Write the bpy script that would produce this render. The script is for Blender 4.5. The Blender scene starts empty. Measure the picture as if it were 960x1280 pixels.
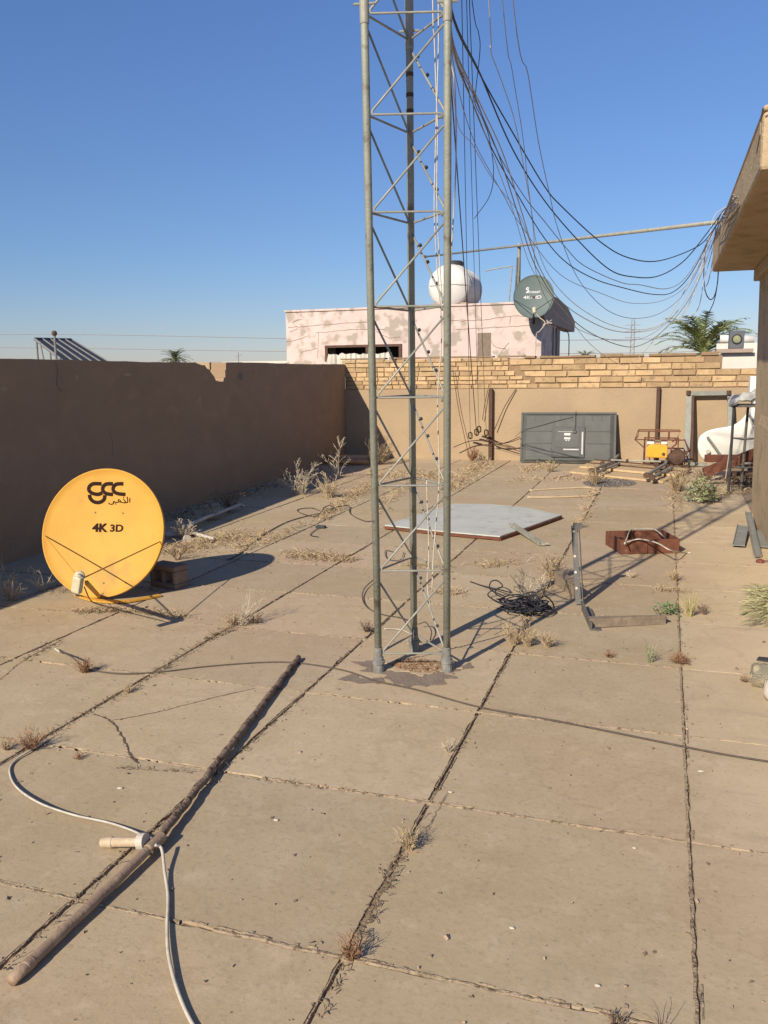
import bpy, math, random
from mathutils import Vector, Matrix, noise
random.seed(7)
R = math.radians
scn = bpy.context.scene
col = scn.collection

# ------------------------------------------------------------------ camera
CH = 1.6
pitch, roll, yaw, FPX = R(9.4), R(0.7), R(18.3), 1060.0
fw = Vector((-math.sin(yaw)*math.cos(pitch), math.cos(yaw)*math.cos(pitch), -math.sin(pitch)))
r0 = Vector((math.cos(yaw), math.sin(yaw), 0)); u0 = r0.cross(fw)
RT = math.cos(roll)*r0 - math.sin(roll)*u0
UP = math.cos(roll)*u0 + math.sin(roll)*r0
CAM = Vector((0, 0, CH))
cd = bpy.data.cameras.new('camera'); cam = bpy.data.objects.new('camera', cd); col.objects.link(cam)
cam.matrix_world = Matrix(((RT.x, UP.x, -fw.x, 0), (RT.y, UP.y, -fw.y, 0), (RT.z, UP.z, -fw.z, CH), (0, 0, 0, 1)))
cd.sensor_fit = 'VERTICAL'; cd.sensor_height = 32.0; cd.lens = FPX/1280*32.0
cd.clip_start = .05; cd.clip_end = 5000
scn.camera = cam

# ------------------------------------------------------------------ light
SUN_EL, SUN_AZ = R(31), R(17)          # light travels towards (+sin az, +cos az)
w = bpy.data.worlds.new('World'); scn.world = w; w.use_nodes = True
nt = w.node_tree; nt.nodes.clear()
sky = nt.nodes.new('ShaderNodeTexSky'); sky.sky_type = 'NISHITA'; sky.sun_disc = False
sky.sun_elevation = SUN_EL; sky.sun_rotation = math.pi+SUN_AZ
sky.altitude = 0; sky.air_density = 1.0; sky.dust_density = 0.15; sky.ozone_density = 4.5
bg = nt.nodes.new('ShaderNodeBackground'); bg.inputs[1].default_value = 0.088
wo = nt.nodes.new('ShaderNodeOutputWorld')
tint = nt.nodes.new('ShaderNodeMix'); tint.data_type = 'RGBA'; tint.blend_type = 'MULTIPLY'; tint.inputs[0].default_value = 1
tc_ = nt.nodes.new('ShaderNodeTexCoord'); sx_ = nt.nodes.new('ShaderNodeSeparateXYZ'); nt.links.new(tc_.outputs['Generated'], sx_.inputs[0])
rp = nt.nodes.new('ShaderNodeValToRGB'); nt.links.new(sx_.outputs[2], rp.inputs[0])      # dusty air low over the horizon
rp.color_ramp.elements[0].position = .0; rp.color_ramp.elements[0].color = (.655, .61, .715, 1)
rp.color_ramp.elements[1].position = .45; rp.color_ramp.elements[1].color = (.78, .88, 1.09, 1)
e_ = rp.color_ramp.elements.new(.12); e_.color = (.63, .68, .81, 1)
nt.links.new(rp.outputs[0], tint.inputs[7])
nt.links.new(sky.outputs[0], tint.inputs[6]); nt.links.new(tint.outputs[2], bg.inputs[0]); nt.links.new(bg.outputs[0], wo.inputs[0])
sd = bpy.data.lights.new('sun', 'SUN'); sd.energy = 4.3; sd.angle = R(0.53); sd.color = (1.0, .90, .74)
sun = bpy.data.objects.new('sun', sd); col.objects.link(sun)
sdir = Vector((math.sin(SUN_AZ)*math.cos(SUN_EL), math.cos(SUN_AZ)*math.cos(SUN_EL), -math.sin(SUN_EL)))
sun.rotation_euler = sdir.to_track_quat('-Z', 'Y').to_euler(); sun.location = (-10, -20, 20)
scn.view_settings.view_transform = 'Standard'; scn.view_settings.look = 'None'
scn.view_settings.exposure = 0.52; scn.view_settings.gamma = 1.0

# ------------------------------------------------------------------ helpers
def ray(px, py): return fw*FPX + RT*(px-480) - UP*(py-640)
def G(px, py, z=0.0):
    d = ray(px, py); return CAM + d*((z-CH)/d.z)
def AY(px, py, y):
    d = ray(px, py); return CAM + d*(y/d.y)
def AX(px, py, x):
    d = ray(px, py); return CAM + d*(x/d.x)
def AD(px, py, D): return CAM + ray(px, py)*(D/FPX)

def S(r, g, b):
    f = lambda c: (c/255/12.92) if c/255 <= .04045 else ((c/255+.055)/1.055)**2.4
    return (f(r), f(g), f(b))

def mat(name, c1, c2=None, scale=6., rough=.85, bump=.0, bscale=40., metal=0., c3=None, s3=60., t3=(.62, .72),
        island=0., spec=.3, stretch=(1, 1, 1)):
    m = bpy.data.materials.new(name); m.use_nodes = True
    n = m.node_tree.nodes; l = m.node_tree.links
    b = n['Principled BSDF']; b.inputs['Roughness'].default_value = rough; b.inputs['Metallic'].default_value = metal
    b.inputs['Specular IOR Level'].default_value = spec
    g = n.new('ShaderNodeNewGeometry')
    mp = n.new('ShaderNodeMapping'); mp.inputs['Scale'].default_value = stretch
    l.new(g.outputs['Position'], mp.inputs['Vector'])
    if c2 is None: c2 = tuple(x*.8 for x in c1)
    nz = n.new('ShaderNodeTexNoise'); nz.inputs['Scale'].default_value = scale; nz.inputs['Detail'].default_value = 8
    nz.inputs['Roughness'].default_value = .62
    l.new(mp.outputs[0], nz.inputs['Vector'])
    cr = n.new('ShaderNodeValToRGB'); cr.color_ramp.elements[0].position = .35; cr.color_ramp.elements[1].position = .65
    cr.color_ramp.elements[0].color = (*c1, 1); cr.color_ramp.elements[1].color = (*c2, 1)
    l.new(nz.outputs[0], cr.inputs[0]); out = cr.outputs[0]
    if c3 is not None:
        n3 = n.new('ShaderNodeTexNoise'); n3.inputs['Scale'].default_value = s3; n3.inputs['Detail'].default_value = 6
        l.new(mp.outputs[0], n3.inputs['Vector'])
        r3 = n.new('ShaderNodeValToRGB'); r3.color_ramp.elements[0].position = t3[0]; r3.color_ramp.elements[1].position = t3[1]
        l.new(n3.outputs[0], r3.inputs[0])
        mx = n.new('ShaderNodeMix'); mx.data_type = 'RGBA'
        l.new(r3.outputs[0], mx.inputs[0]); l.new(out, mx.inputs[6]); mx.inputs[7].default_value = (*c3, 1); out = mx.outputs[2]
    if island:
        hs = n.new('ShaderNodeHueSaturation'); ma = n.new('ShaderNodeMapRange')
        ma.inputs[3].default_value = 1-island; ma.inputs[4].default_value = 1+island
        l.new(g.outputs['Random Per Island'], ma.inputs[0]); l.new(ma.outputs[0], hs.inputs['Value'])
        l.new(out, hs.inputs['Color']); out = hs.outputs[0]
    l.new(out, b.inputs['Base Color'])
    if bump:
        nb = n.new('ShaderNodeTexNoise'); nb.inputs['Scale'].default_value = bscale; nb.inputs['Detail'].default_value = 8
        l.new(mp.outputs[0], nb.inputs['Vector'])
        bp = n.new('ShaderNodeBump'); bp.inputs['Strength'].default_value = bump; bp.inputs['Distance'].default_value = .01
        l.new(nb.outputs[0], bp.inputs['Height']); l.new(bp.outputs[0], b.inputs['Normal'])
    return m

class MB:
    def __init__(s): s.v = []; s.f = []
    def poly(s, pts):
        i = len(s.v); s.v += [Vector(p) for p in pts]; s.f.append(tuple(range(i, i+len(pts))))
    def hexa(s, p):      # 8 points: bottom 4 (ccw), top 4
        i = len(s.v); s.v += [Vector(q) for q in p]
        for f in ((3, 2, 1, 0), (4, 5, 6, 7), (0, 1, 5, 4), (1, 2, 6, 5), (2, 3, 7, 6), (3, 0, 4, 7)): s.f.append(tuple(i+k for k in f))
    def box(s, x0, x1, y0, y1, z0, z1, M=None):
        p = [Vector(q) for q in ((x0, y0, z0), (x1, y0, z0), (x1, y1, z0), (x0, y1, z0), (x0, y0, z1), (x1, y0, z1), (x1, y1, z1), (x0, y1, z1))]
        if M is not None: p = [M @ q for q in p]
        s.hexa(p)
    def bar(s, a, b, wd, th, up=Vector((0, 0, 1))):
        a = Vector(a); b = Vector(b); d = (b-a).normalized(); sx = d.cross(up)
        if sx.length < 1e-4: sx = d.cross(Vector((0, 1, 0)))
        sx.normalize(); uz = sx.cross(d)
        sx = sx*wd/2; uz = uz*th/2
        s.hexa([a-sx-uz, a+sx-uz, b+sx-uz, b-sx-uz, a-sx+uz, a+sx+uz, b+sx+uz, b-sx+uz])
    def tube(s, pts, r, n=8, cap=True):
        pts = [Vector(p) for p in pts]; m = len(pts)
        rs = r if isinstance(r, (list, tuple)) else [r]*m
        t0 = (pts[1]-pts[0]).normalized()
        nrm = t0.cross(Vector((0, 0, 1)))
        if nrm.length < 1e-3: nrm = Vector((1, 0, 0))
        nrm.normalize(); base = len(s.v)
        for i, p in enumerate(pts):
            t = (pts[min(i+1, m-1)]-pts[max(i-1, 0)])
            if t.length < 1e-9: t = t0
            t.normalize(); nrm = nrm - t*nrm.dot(t)
            if nrm.length < 1e-5: nrm = t.orthogonal()
            nrm.normalize(); bn = t.cross(nrm)
            for k in range(n):
                a = 2*math.pi*k/n; s.v.append(p + (nrm*math.cos(a)+bn*math.sin(a))*rs[i])
        for i in range(m-1):
            for k in range(n):
                a = base+i*n+k; b = base+i*n+(k+1) % n
                s.f.append((a, b, b+n, a+n))
        if cap:
            s.f.append(tuple(base+k for k in reversed(range(n)))); s.f.append(tuple(base+(m-1)*n+k for k in range(n)))
    def prism(s, pts, off):
        n = len(pts); i = len(s.v); off = Vector(off)
        s.v += [Vector(p) for p in pts] + [Vector(p)+off for p in pts]
        s.f.append(tuple(i+k for k in range(n))); s.f.append(tuple(i+n+k for k in reversed(range(n))))
        for k in range(n):
            j = (k+1) % n; s.f.append((i+k, i+n+k, i+n+j, i+j))
    def lathe(s, prof, M, n=32, sx=1, sy=1):
        base = len(s.v)
        for (r, z) in prof:
            for k in range(n):
                a = 2*math.pi*k/n; s.v.append(M @ Vector((r*math.cos(a)*sx, r*math.sin(a)*sy, z)))
        for i in range(len(prof)-1):
            for k in range(n):
                a = base+i*n+k; b = base+i*n+(k+1) % n; s.f.append((a, b, b+n, a+n))
        s.f.append(tuple(base+k for k in reversed(range(n)))); s.f.append(tuple(base+(len(prof)-1)*n+k for k in range(n)))
    def build(s, name, m, parent=None, smooth=False, origin=None, fix=True, bevel=0):
        me = bpy.data.meshes.new(name)
        o = bpy.data.objects.new(name, me); col.objects.link(o)
        if parent is not None:
            off = Vector((0, 0, 0)); q = parent
            while q is not None: off += q.location; q = q.parent
            o.parent = parent
        else:
            if origin is None:
                xs = [v.x for v in s.v]; ys = [v.y for v in s.v]; zs = [v.z for v in s.v]
                origin = Vector(((min(xs)+max(xs))/2, (min(ys)+max(ys))/2, min(zs)))
            off = Vector(origin); o.location = off
        me.from_pydata([tuple(v-off) for v in s.v], [], s.f); me.update()
        if fix:
            import bmesh
            bm = bmesh.new(); bm.from_mesh(me); bmesh.ops.recalc_face_normals(bm, faces=bm.faces); bm.to_mesh(me); bm.free()
        if smooth:
            for p in me.polygons: p.use_smooth = True
        me.materials.append(m)
        if bevel:
            bv = o.modifiers.new('bevel', 'BEVEL'); bv.width = bevel; bv.segments = 2; bv.limit_method = 'ANGLE'
        return o

def tag(o, label=None, cat=None, group=None, kind=None):
    if label: o['label'] = label
    if cat: o['category'] = cat
    if group: o['group'] = group
    if kind: o['kind'] = kind
    return o
def thing(name, loc, label, cat, group=None):
    o = bpy.data.objects.new(name, None); col.objects.link(o); o.location = Vector(loc); o.empty_display_size = .1
    return tag(o, label, cat, group)

def smoothpts(pts, k=6):
    P = [Vector(p) for p in pts]
    if len(P) < 3: return P
    P = [P[0]*2-P[1]] + P + [P[-1]*2-P[-2]]; out = []
    for i in range(1, len(P)-2):
        for j in range(k):
            t = j/k; a, b, c, d = P[i-1], P[i], P[i+1], P[i+2]
            out.append(.5*((2*b)+(c-a)*t+(2*a-5*b+4*c-d)*t*t+(3*b-a-3*c+d)*t**3))
    out.append(P[-2]); return out

def cable(name, pts, r, m, label=None, cat='cable', group=None, parent=None, n=6, k=6):
    b = MB(); b.tube(smoothpts(pts, k), r, n)
    o = b.build(name, m, parent, smooth=True, origin=None if parent else pts[0])
    if parent is None: tag(o, label, cat, group)
    return o

def text_mesh(body, size, name, m, parent, fn, bold=0., xs=1., shear=0.):
    """flat lettering whose vertices are mapped by fn(x, y) -> world point"""
    c = bpy.data.curves.new('txt', 'FONT'); c.body = body; c.size = size; c.align_x = 'CENTER'; c.align_y = 'CENTER'; c.offset = bold; c.shear = shear
    o = bpy.data.objects.new('txt', c); col.objects.link(o); bpy.context.view_layer.update()
    me = bpy.data.meshes.new_from_object(o.evaluated_get(bpy.context.evaluated_depsgraph_get()))
    b = MB(); b.v = [fn(v.co.x*xs, v.co.y) for v in me.vertices]; b.f = [tuple(p.vertices) for p in me.polygons]
    bpy.data.objects.remove(o); bpy.data.curves.remove(c); bpy.data.meshes.remove(me)
    return b.build(name, m, parent, fix=False)

def ribbon(b, pts, wd, fn, k=5):
    P = smoothpts([(p[0], p[1], 0) for p in pts], k) if len(pts) > 2 else [Vector((p[0], p[1], 0)) for p in pts]
    i0 = len(b.v); n = len(P)
    for i, p in enumerate(P):
        t = (P[min(i+1, n-1)]-P[max(i-1, 0)]).normalized(); q = Vector((-t.y, t.x, 0))*wd/2
        b.v.append(fn(p.x+q.x, p.y+q.y)); b.v.append(fn(p.x-q.x, p.y-q.y))
    for i in range(n-1):
        a = i0+2*i; b.f.append((a+1, a+3, a+2, a))

def fbm(x, y, z=0, o=4):
    return noise.fractal(Vector((x, y, z)), 1.0, 2.0, o)

# ------------------------------------------------------------------ materials
def floor_material():
    m = bpy.data.materials.new('weathered concrete roof'); m.use_nodes = True
    n = m.node_tree.nodes; l = m.node_tree.links; b = n['Principled BSDF']; b.inputs['Roughness'].default_value = .9
    b.inputs['Specular IOR Level'].default_value = .25
    g = n.new('ShaderNodeNewGeometry')
    def noi(sc, det=8, ro=.6, st=None):
        t = n.new('ShaderNodeTexNoise'); t.inputs['Scale'].default_value = sc; t.inputs['Detail'].default_value = det; t.inputs['Roughness'].default_value = ro
        if st:
            mp = n.new('ShaderNodeMapping'); mp.inputs['Scale'].default_value = st; l.new(g.outputs['Position'], mp.inputs['Vector']); l.new(mp.outputs[0], t.inputs['Vector'])
        else: l.new(g.outputs['Position'], t.inputs['Vector'])
        return t.outputs[0]
    def ramp(i, a, b_, inv=False):
        r = n.new('ShaderNodeMapRange'); l.new(i, r.inputs[0]); r.inputs[1].default_value = a; r.inputs[2].default_value = b_
        if inv: r.inputs[3].default_value = 1; r.inputs[4].default_value = 0
        return r.outputs[0]
    def mix(fac, a, c, mode='MIX'):
        x = n.new('ShaderNodeMix'); x.data_type = 'RGBA'; x.blend_type = mode
        if isinstance(fac, float): x.inputs[0].default_value = fac
        else: l.new(fac, x.inputs[0])
        for k, v in ((6, a), (7, c)):
            if isinstance(v, tuple): x.inputs[k].default_value = (*v, 1)
            else: l.new(v, x.inputs[k])
        return x.outputs[2]
    def mul(a, k):
        x = n.new('ShaderNodeMath'); x.operation = 'MULTIPLY'; l.new(a, x.inputs[0])
        if isinstance(k, float): x.inputs[1].default_value = k
        else: l.new(k, x.inputs[1])
        return x.outputs[0]
    c = mix(ramp(noi(.9, 5), .38, .62), (.42, .32, .19), (.455, .355, .235))
    c = mix(mul(ramp(noi(3.2, 9, .7), .45, .70), .55), c, (.36, .27, .165))
    c = mix(mul(ramp(noi(.55, 4, .5), .5, .66), .5), c, (.44, .305, .20))
    c = mix(mul(ramp(noi(9, 9, .72), .52, .72), .55), c, (.55, .43, .30))
    c = mix(mul(ramp(noi(45, 6, .7), .52, .70), .45), c, (.23, .16, .11))
    # pale sand blown along the right-hand wall
    sx = n.new('ShaderNodeSeparateXYZ'); l.new(g.outputs['Position'], sx.inputs[0])
    ma = n.new('ShaderNodeMath'); ma.operation = 'MULTIPLY_ADD'; l.new(noi(1.7, 6), ma.inputs[0]); ma.inputs[1].default_value = 1.4; l.new(sx.outputs[0], ma.inputs[2])
    sand = ramp(ma.outputs[0], .72, 1.45)
    c = mix(mul(sand, .75), c, (.56, .44, .28))
    streak = ramp(noi(2.2, 9, .75, (.5, 2.4, 1)), .56, .66)
    c = mix(mul(mul(streak, sand), .6), c, (.28, .215, .155))
    # sparse spots of dirt
    v = n.new('ShaderNodeTexVoronoi'); v.inputs['Scale'].default_value = 9; l.new(g.outputs['Position'], v.inputs['Vector'])
    sp = ramp(v.outputs['Distance'], .05, .09, True)
    sel = ramp(noi(4, 3), .56, .6)
    c = mix(mul(mul(sp, sel), .55), c, (.12, .08, .055))
    v2 = n.new('ShaderNodeTexVoronoi'); v2.inputs['Scale'].default_value = 23; l.new(g.outputs['Position'], v2.inputs['Vector'])
    c = mix(mul(ramp(v2.outputs['Distance'], .05, .12, True), .4), c, (.16, .11, .075))
    # faint stained map-like rings
    c = mix(mul(ramp(noi(1.4, 10, .8), .60, .63), .25), c, (.25, .185, .135))
    hs = n.new('ShaderNodeHueSaturation'); mr = n.new('ShaderNodeMapRange'); mr.inputs[3].default_value = .90; mr.inputs[4].default_value = 1.07
    l.new(g.outputs['Random Per Island'], mr.inputs[0]); l.new(mr.outputs[0], hs.inputs['Value']); l.new(c, hs.inputs['Color']); c = hs.outputs[0]
    # damp-dried tide marks
    n9 = noi(1.1, 7, .55); ab = n.new('ShaderNodeMath'); ab.operation = 'SUBTRACT'; l.new(n9, ab.inputs[0]); ab.inputs[1].default_value = .53
    a2 = n.new('ShaderNodeMath'); a2.operation = 'ABSOLUTE'; l.new(ab.outputs[0], a2.inputs[0])
    c = mix(mul(ramp(a2.outputs[0], .0, .012, True), .28), c, (.30, .22, .14))
    l.new(c, b.inputs['Base Color'])
    h1 = noi(60, 8, .75); h2 = noi(6, 8, .7)
    ad = n.new('ShaderNodeMath'); ad.operation = 'MULTIPLY_ADD'; l.new(h2, ad.inputs[0]); ad.inputs[1].default_value = 2.2; l.new(h1, ad.inputs[2])
    bp = n.new('ShaderNodeBump'); bp.inputs['Strength'].default_value = .24; bp.inputs['Distance'].default_value = .006
    l.new(ad.outputs[0], bp.inputs['Height']); l.new(bp.outputs[0], b.inputs['Normal'])
    return m
M = {}
M['floor'] = floor_material()
M['joint'] = mat('dirt in joints', (.20, .14, .09), (.32, .24, .155), 22, .95, .8, 80)
M['crust'] = mat('crumbling mortar', (.38, .29, .19), (.27, .20, .135), 25, .95, .8, 120, c3=(.15, .105, .07), s3=40, t3=(.54, .64))
M['crack'] = mat('dirt filled crack', (.09, .06, .045), (.14, .10, .07), 30)
M['stain'] = mat('dark cement stain', (.19, .145, .11), (.24, .185, .14), 12, .95, .5, 60)
M['render_brown'] = mat('brown cement render', (.325, .222, .137), (.295, .20, .124), 1.6, .95, .7, 18, c3=(.355, .235, .145), s3=3.5, t3=(.54, .74), stretch=(1, 1, 1.6))  # left wall's own render colour, browner than the back wall
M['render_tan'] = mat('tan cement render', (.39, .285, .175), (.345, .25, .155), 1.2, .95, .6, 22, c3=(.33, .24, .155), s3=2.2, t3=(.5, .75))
M['render_ochre'] = mat('ochre rough render', (.45, .335, .205), (.40, .295, .18), 2.5, .95, 1.0, 38, c3=(.31, .225, .14), s3=5, t3=(.54, .72))
M['brick'] = mat('yellow brick', (.50, .345, .19), (.41, .275, .145), 7, .92, .6, 50, island=.24, c3=(.30, .21, .125), s3=11, t3=(.56, .68))
M['mortar'] = mat('brick mortar', (.30, .20, .115), (.23, .155, .09), 12, .95, .7, 40)
M['galv'] = mat('galvanised painted tube', (.30, .305, .245), (.235, .24, .195), 5, .6, .25, 60, metal=.15, c3=(.16, .13, .09), s3=13, t3=(.57, .68))
M['galv_light'] = mat('pale galvanised rod', (.34, .33, .27), (.25, .24, .20), 12, .55, .1, 60, metal=.15)
M['collar'] = mat('dull grey sleeve', (.24, .235, .21), (.15, .14, .125), 25, .8, .4, 60)
M['yellow'] = mat('yellow dish paint', (.60, .315, .052), (.54, .28, .047), 5, .6, .0, c3=(.42, .24, .06), s3=7, t3=(.56, .74), spec=.2)
M['black_print'] = mat('black print', (.02, .009, .006), (.03, .015, .01), 20, .8, spec=.1)
M['screw'] = mat('screw head', (.30, .20, .08), (.18, .12, .07), 40, .6)
M['cream'] = mat('aged cream plastic', (.58, .52, .36), (.46, .40, .26), 30, .5)
M['pvc'] = mat('dusty white pvc', (.55, .50, .42), (.42, .37, .30), 14, .55)
M['pvc_cream'] = mat('dusty cream pvc', (.50, .40, .27), (.40, .31, .20), 40, .6, .3, 60)
M['white_cable'] = mat('dusty white cable', (.55, .50, .42), (.42, .37, .30), 30, .85, spec=.1)
M['grey_cable'] = mat('grey cable', (.22, .20, .20), (.30, .27, .26), 9, .6)
M['black_cable'] = mat('black cable', (.022, .022, .028), (.04, .038, .042), 9, .5)
M['dusty_cable'] = mat('dusty black cable', (.10, .08, .065), (.07, .055, .045), 30, .7)
M['straw_hose'] = mat('faded straw hose', (.50, .40, .25), (.42, .32, .20), 9, .6)
M['rust_pipe'] = mat('rusty scaffold pipe', (.17, .115, .078), (.28, .20, .14), 20, .85, .9, 90, c3=(.07, .04, .028), s3=35, t3=(.5, .62))
M['brown_pipe'] = mat('brown weathered pipe', (.33, .23, .155), (.25, .17, .11), 9, .6, .3, 60, c3=(.36, .26, .17), s3=16, t3=(.56, .7))
M['rust'] = mat('red brown rusty steel', (.17, .062, .036), (.115, .045, .028), 12, .8, .4, 50, c3=(.23, .12, .07), s3=20, t3=(.6, .72))
M['rust_dark'] = mat('dark brown steel', (.075, .042, .028), (.11, .06, .04), 14, .8, .3, 50)
M['grey_steel'] = mat('grey steel angle', (.10, .095, .09), (.15, .14, .125), 10, .65, .3, 50, metal=.2, c3=(.24, .17, .11), s3=16, t3=(.6, .7))
M['dull_steel'] = mat('dull grey green steel', (.27, .27, .235), (.21, .21, .19), 9, .6, .2, 50, metal=.15)
M['tan_steel'] = mat('earth coated steel channel', (.26, .20, .14), (.18, .135, .095), 14, .85, .5, 50)
M['white_sheet'] = mat('pale sheet steel', (.50, .50, .44), (.43, .43, .385), 3, .6, .1, 20, c3=(.36, .34, .28), s3=7, t3=(.58, .74))
M['wood'] = mat('pale timber', (.55, .40, .23), (.44, .31, .17), 3, .85, .3, 40, stretch=(1, 9, 9))
M['tv_back'] = mat('dusty dark grey plastic', (.095, .097, .088), (.075, .077, .070), 5, .6, .05, 60)
M['tv_dark'] = mat('black plastic', (.035, .036, .036), (.05, .05, .05), 8, .5)
M['tv_light'] = mat('scuffed silver strip', (.46, .45, .42), (.35, .34, .32), 8, .4)
M['label_white'] = mat('white sticker', (.62, .61, .57), (.5, .49, .46), 30, .6)
M['orange'] = mat('orange painted tank', (.80, .36, .035), (.72, .31, .03), 6, .45)
M['white_plastic'] = mat('white plastic', (.78, .75, .68), (.70, .67, .60), 3, .5)
M['tank_white'] = mat('white water tank', (.66, .64, .59), (.58, .56, .51), 3, .6)
M['foil'] = mat('crumpled grey sheet', (.44, .43, .40), (.26, .255, .24), 8, .8, .5, 30)
M['pink'] = mat('peeling pink paint', (.63, .49, .44), (.54, .42, .375), 2.6, .9, .6, 9, c3=(.37, .31, .255), s3=3.4, t3=(.51, .60))
M['concrete_brown'] = mat('brown grey concrete', (.36, .275, .22), (.30, .23, .185), 3, .9, .3, 30)
M['crackline'] = mat('render crack', (.22, .17, .13), (.3, .24, .19), 6)
M['cloth'] = mat('off white crumpled sheet', (.62, .58, .50), (.50, .46, .39), 6, .8, .6, 12)
M['dark_inside'] = mat('dark room inside', (.05, .045, .045), (.035, .03, .03), 3)
M['dish_grey'] = mat('grey green dish paint', (.115, .15, .14), (.10, .13, .125), 4, .6)
M['white_print'] = mat('white print', (.72, .72, .70), (.62, .62, .6), 30, .6)
M['panel'] = mat('solar cells', (.05, .052, .062), (.065, .068, .078), 9, .7, spec=.15)
M['alu'] = mat('aluminium', (.20, .20, .19), (.16, .16, .155), 9, .6)
M['white_wall'] = mat('white painted wall', (.60, .56, .49), (.54, .50, .43), 2, .9, .2, 20)
M['cooler'] = mat('slate grey cooler paint', (.09, .095, .11), (.12, .125, .14), 9, .6)
M['fan'] = mat('olive fan blade', (.30, .30, .16), (.22, .22, .12), 9, .6)
M['frond'] = mat('palm frond', (.15, .18, .06), (.23, .25, .10), 1.5, .7, island=.35)
M['frond_far'] = mat('distant palm frond', (.12, .15, .08), (.16, .19, .10), 1.5, .7, island=.3)
M['trunk'] = mat('palm trunk', (.16, .12, .08), (.10, .075, .05), 6, .95, .8, 20)
M['dry'] = mat('dry straw stems', (.46, .35, .21), (.34, .25, .15), 8, .9, island=.25)
M['dry_red'] = mat('reddish dry stems', (.32, .18, .095), (.25, .14, .08), 8, .9, island=.3)
M['dry_pale'] = mat('pale bleached stems', (.52, .44, .32), (.42, .34, .24), 8, .9, island=.2)
M['dry_dark'] = mat('brown dead growth', (.17, .12, .08), (.23, .16, .10), 8, .9, island=.3)
M['grass_yel'] = mat('yellow green grass', (.33, .31, .11), (.42, .36, .16), 8, .8, island=.25)
M['leaf'] = mat('green weed leaf', (.09, .15, .055), (.12, .19, .075), 8, .7, island=.3)
M['leaf_grey'] = mat('grey green shrub leaf', (.30, .31, .17), (.22, .25, .12), 8, .8, island=.3)
M['broom'] = mat('dry palm leaflets', (.37, .34, .17), (.27, .27, .13), 8, .8, island=.3)
M['red_plastic'] = mat('faded red plastic', (.18, .05, .04), (.13, .04, .035), 8, .6)
M['earth'] = mat('dry earth', (.30, .24, .17), (.26, .21, .15), .02, .95)
M['gravel'] = mat('dark grey gravel', (.16, .14, .125), (.10, .09, .08), 20, .9, island=.5)
M['stone'] = mat('pebble', (.33, .25, .18), (.22, .16, .11), 20, .9, island=.4)
M['chip'] = mat('pale chips', (.60, .54, .44), (.5, .44, .35), 20, .9)
M['hollow'] = mat('old concrete block', (.25, .19, .14), (.20, .15, .11), 9, .95, .7, 40)
gl = bpy.data.materials.new('clear plastic'); gl.use_nodes = True; gb = gl.node_tree.nodes['Principled BSDF']
gb.inputs['Base Color'].default_value = (.86, .80, .62, 1); gb.inputs['Roughness'].default_value = .12; gb.inputs['Transmission Weight'].default_value = .86; gb.inputs['IOR'].default_value = 1.10
M['clear'] = gl

# ------------------------------------------------------------------ ground far below and the building we stand on
b = MB(); N = 64
b.poly([(1800*math.cos(2*math.pi*k/N), 1800*math.sin(2*math.pi*k/N), -3.6) for k in range(N)])
tag(b.build('ground', M['earth'], fix=False), kind='structure')

WX, WY, RX = -5.72, 15.1, .97
def wx(y): return -5.34-.042*(y-5.8)
#           # inner faces: left wall, back wall, right wall
b = MB(); b.box(WX-.25, 5.0, -3.0, WY+.25, -3.6, -.008)
tag(b.build('roof_deck', M['joint']), kind='structure')

# slabs with ragged edges
XJ = [WX+.002, -4.40, -3.49, -2.585, -1.675, -.785, .14, RX]
YJ = [-2.98] + [1.97-.895*k for k in range(4, 0, -1)] + [1.97+.895*k for k in range(0, 15)]
YJ = [y for y in YJ if y < WY-.2] + [WY-.002]
b = MB()
def edge(a, c, amp, seed):
    a = Vector(a); c = Vector(c); L = (c-a).length; n = max(4, int(L/.022)); t = (c-a)/L; q = Vector((-t.y, t.x))
    out = []
    for i in range(n):
        s = i/n; p = a.lerp(c, s)
        k = min(1, min(s, 1-s)*n/2)
        d = (fbm(p.x*9+seed, p.y*9, seed)*.9+fbm(p.x*45, p.y*45, seed)*.7)*amp
        out.append(p+q*d*k)
    return out
for i in range(len(XJ)-1):
    for j in range(len(YJ)-1):
        last = i == len(XJ)-2
        gx = .010; gy = .009 if not last else .0035; gl1 = .007 if last else gx; gr1 = .007 if i == len(XJ)-3 else gx
        x0 = XJ[i]+(gl1 if i else 0); x1 = XJ[i+1]-(gr1 if not last else 0)
        y0 = YJ[j]+gy; y1 = YJ[j+1]-gy
        sd_ = i*13.7+j*3.1
        am = .006
        P = edge((x0, y0), (x1, y0), am, sd_)+edge((x1, y0), (x1, y1), am, sd_+1)+edge((x1, y1), (x0, y1), am, sd_+2)+edge((x0, y1), (x0, y0), am, sd_+3)
        dz = random.uniform(-.002, .002)
        b.prism([(p.x, p.y, dz) for p in P], (0, 0, -.03))
tag(b.build('roof_floor', M['floor'], origin=(0, 0, 0)), kind='structure')

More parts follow.
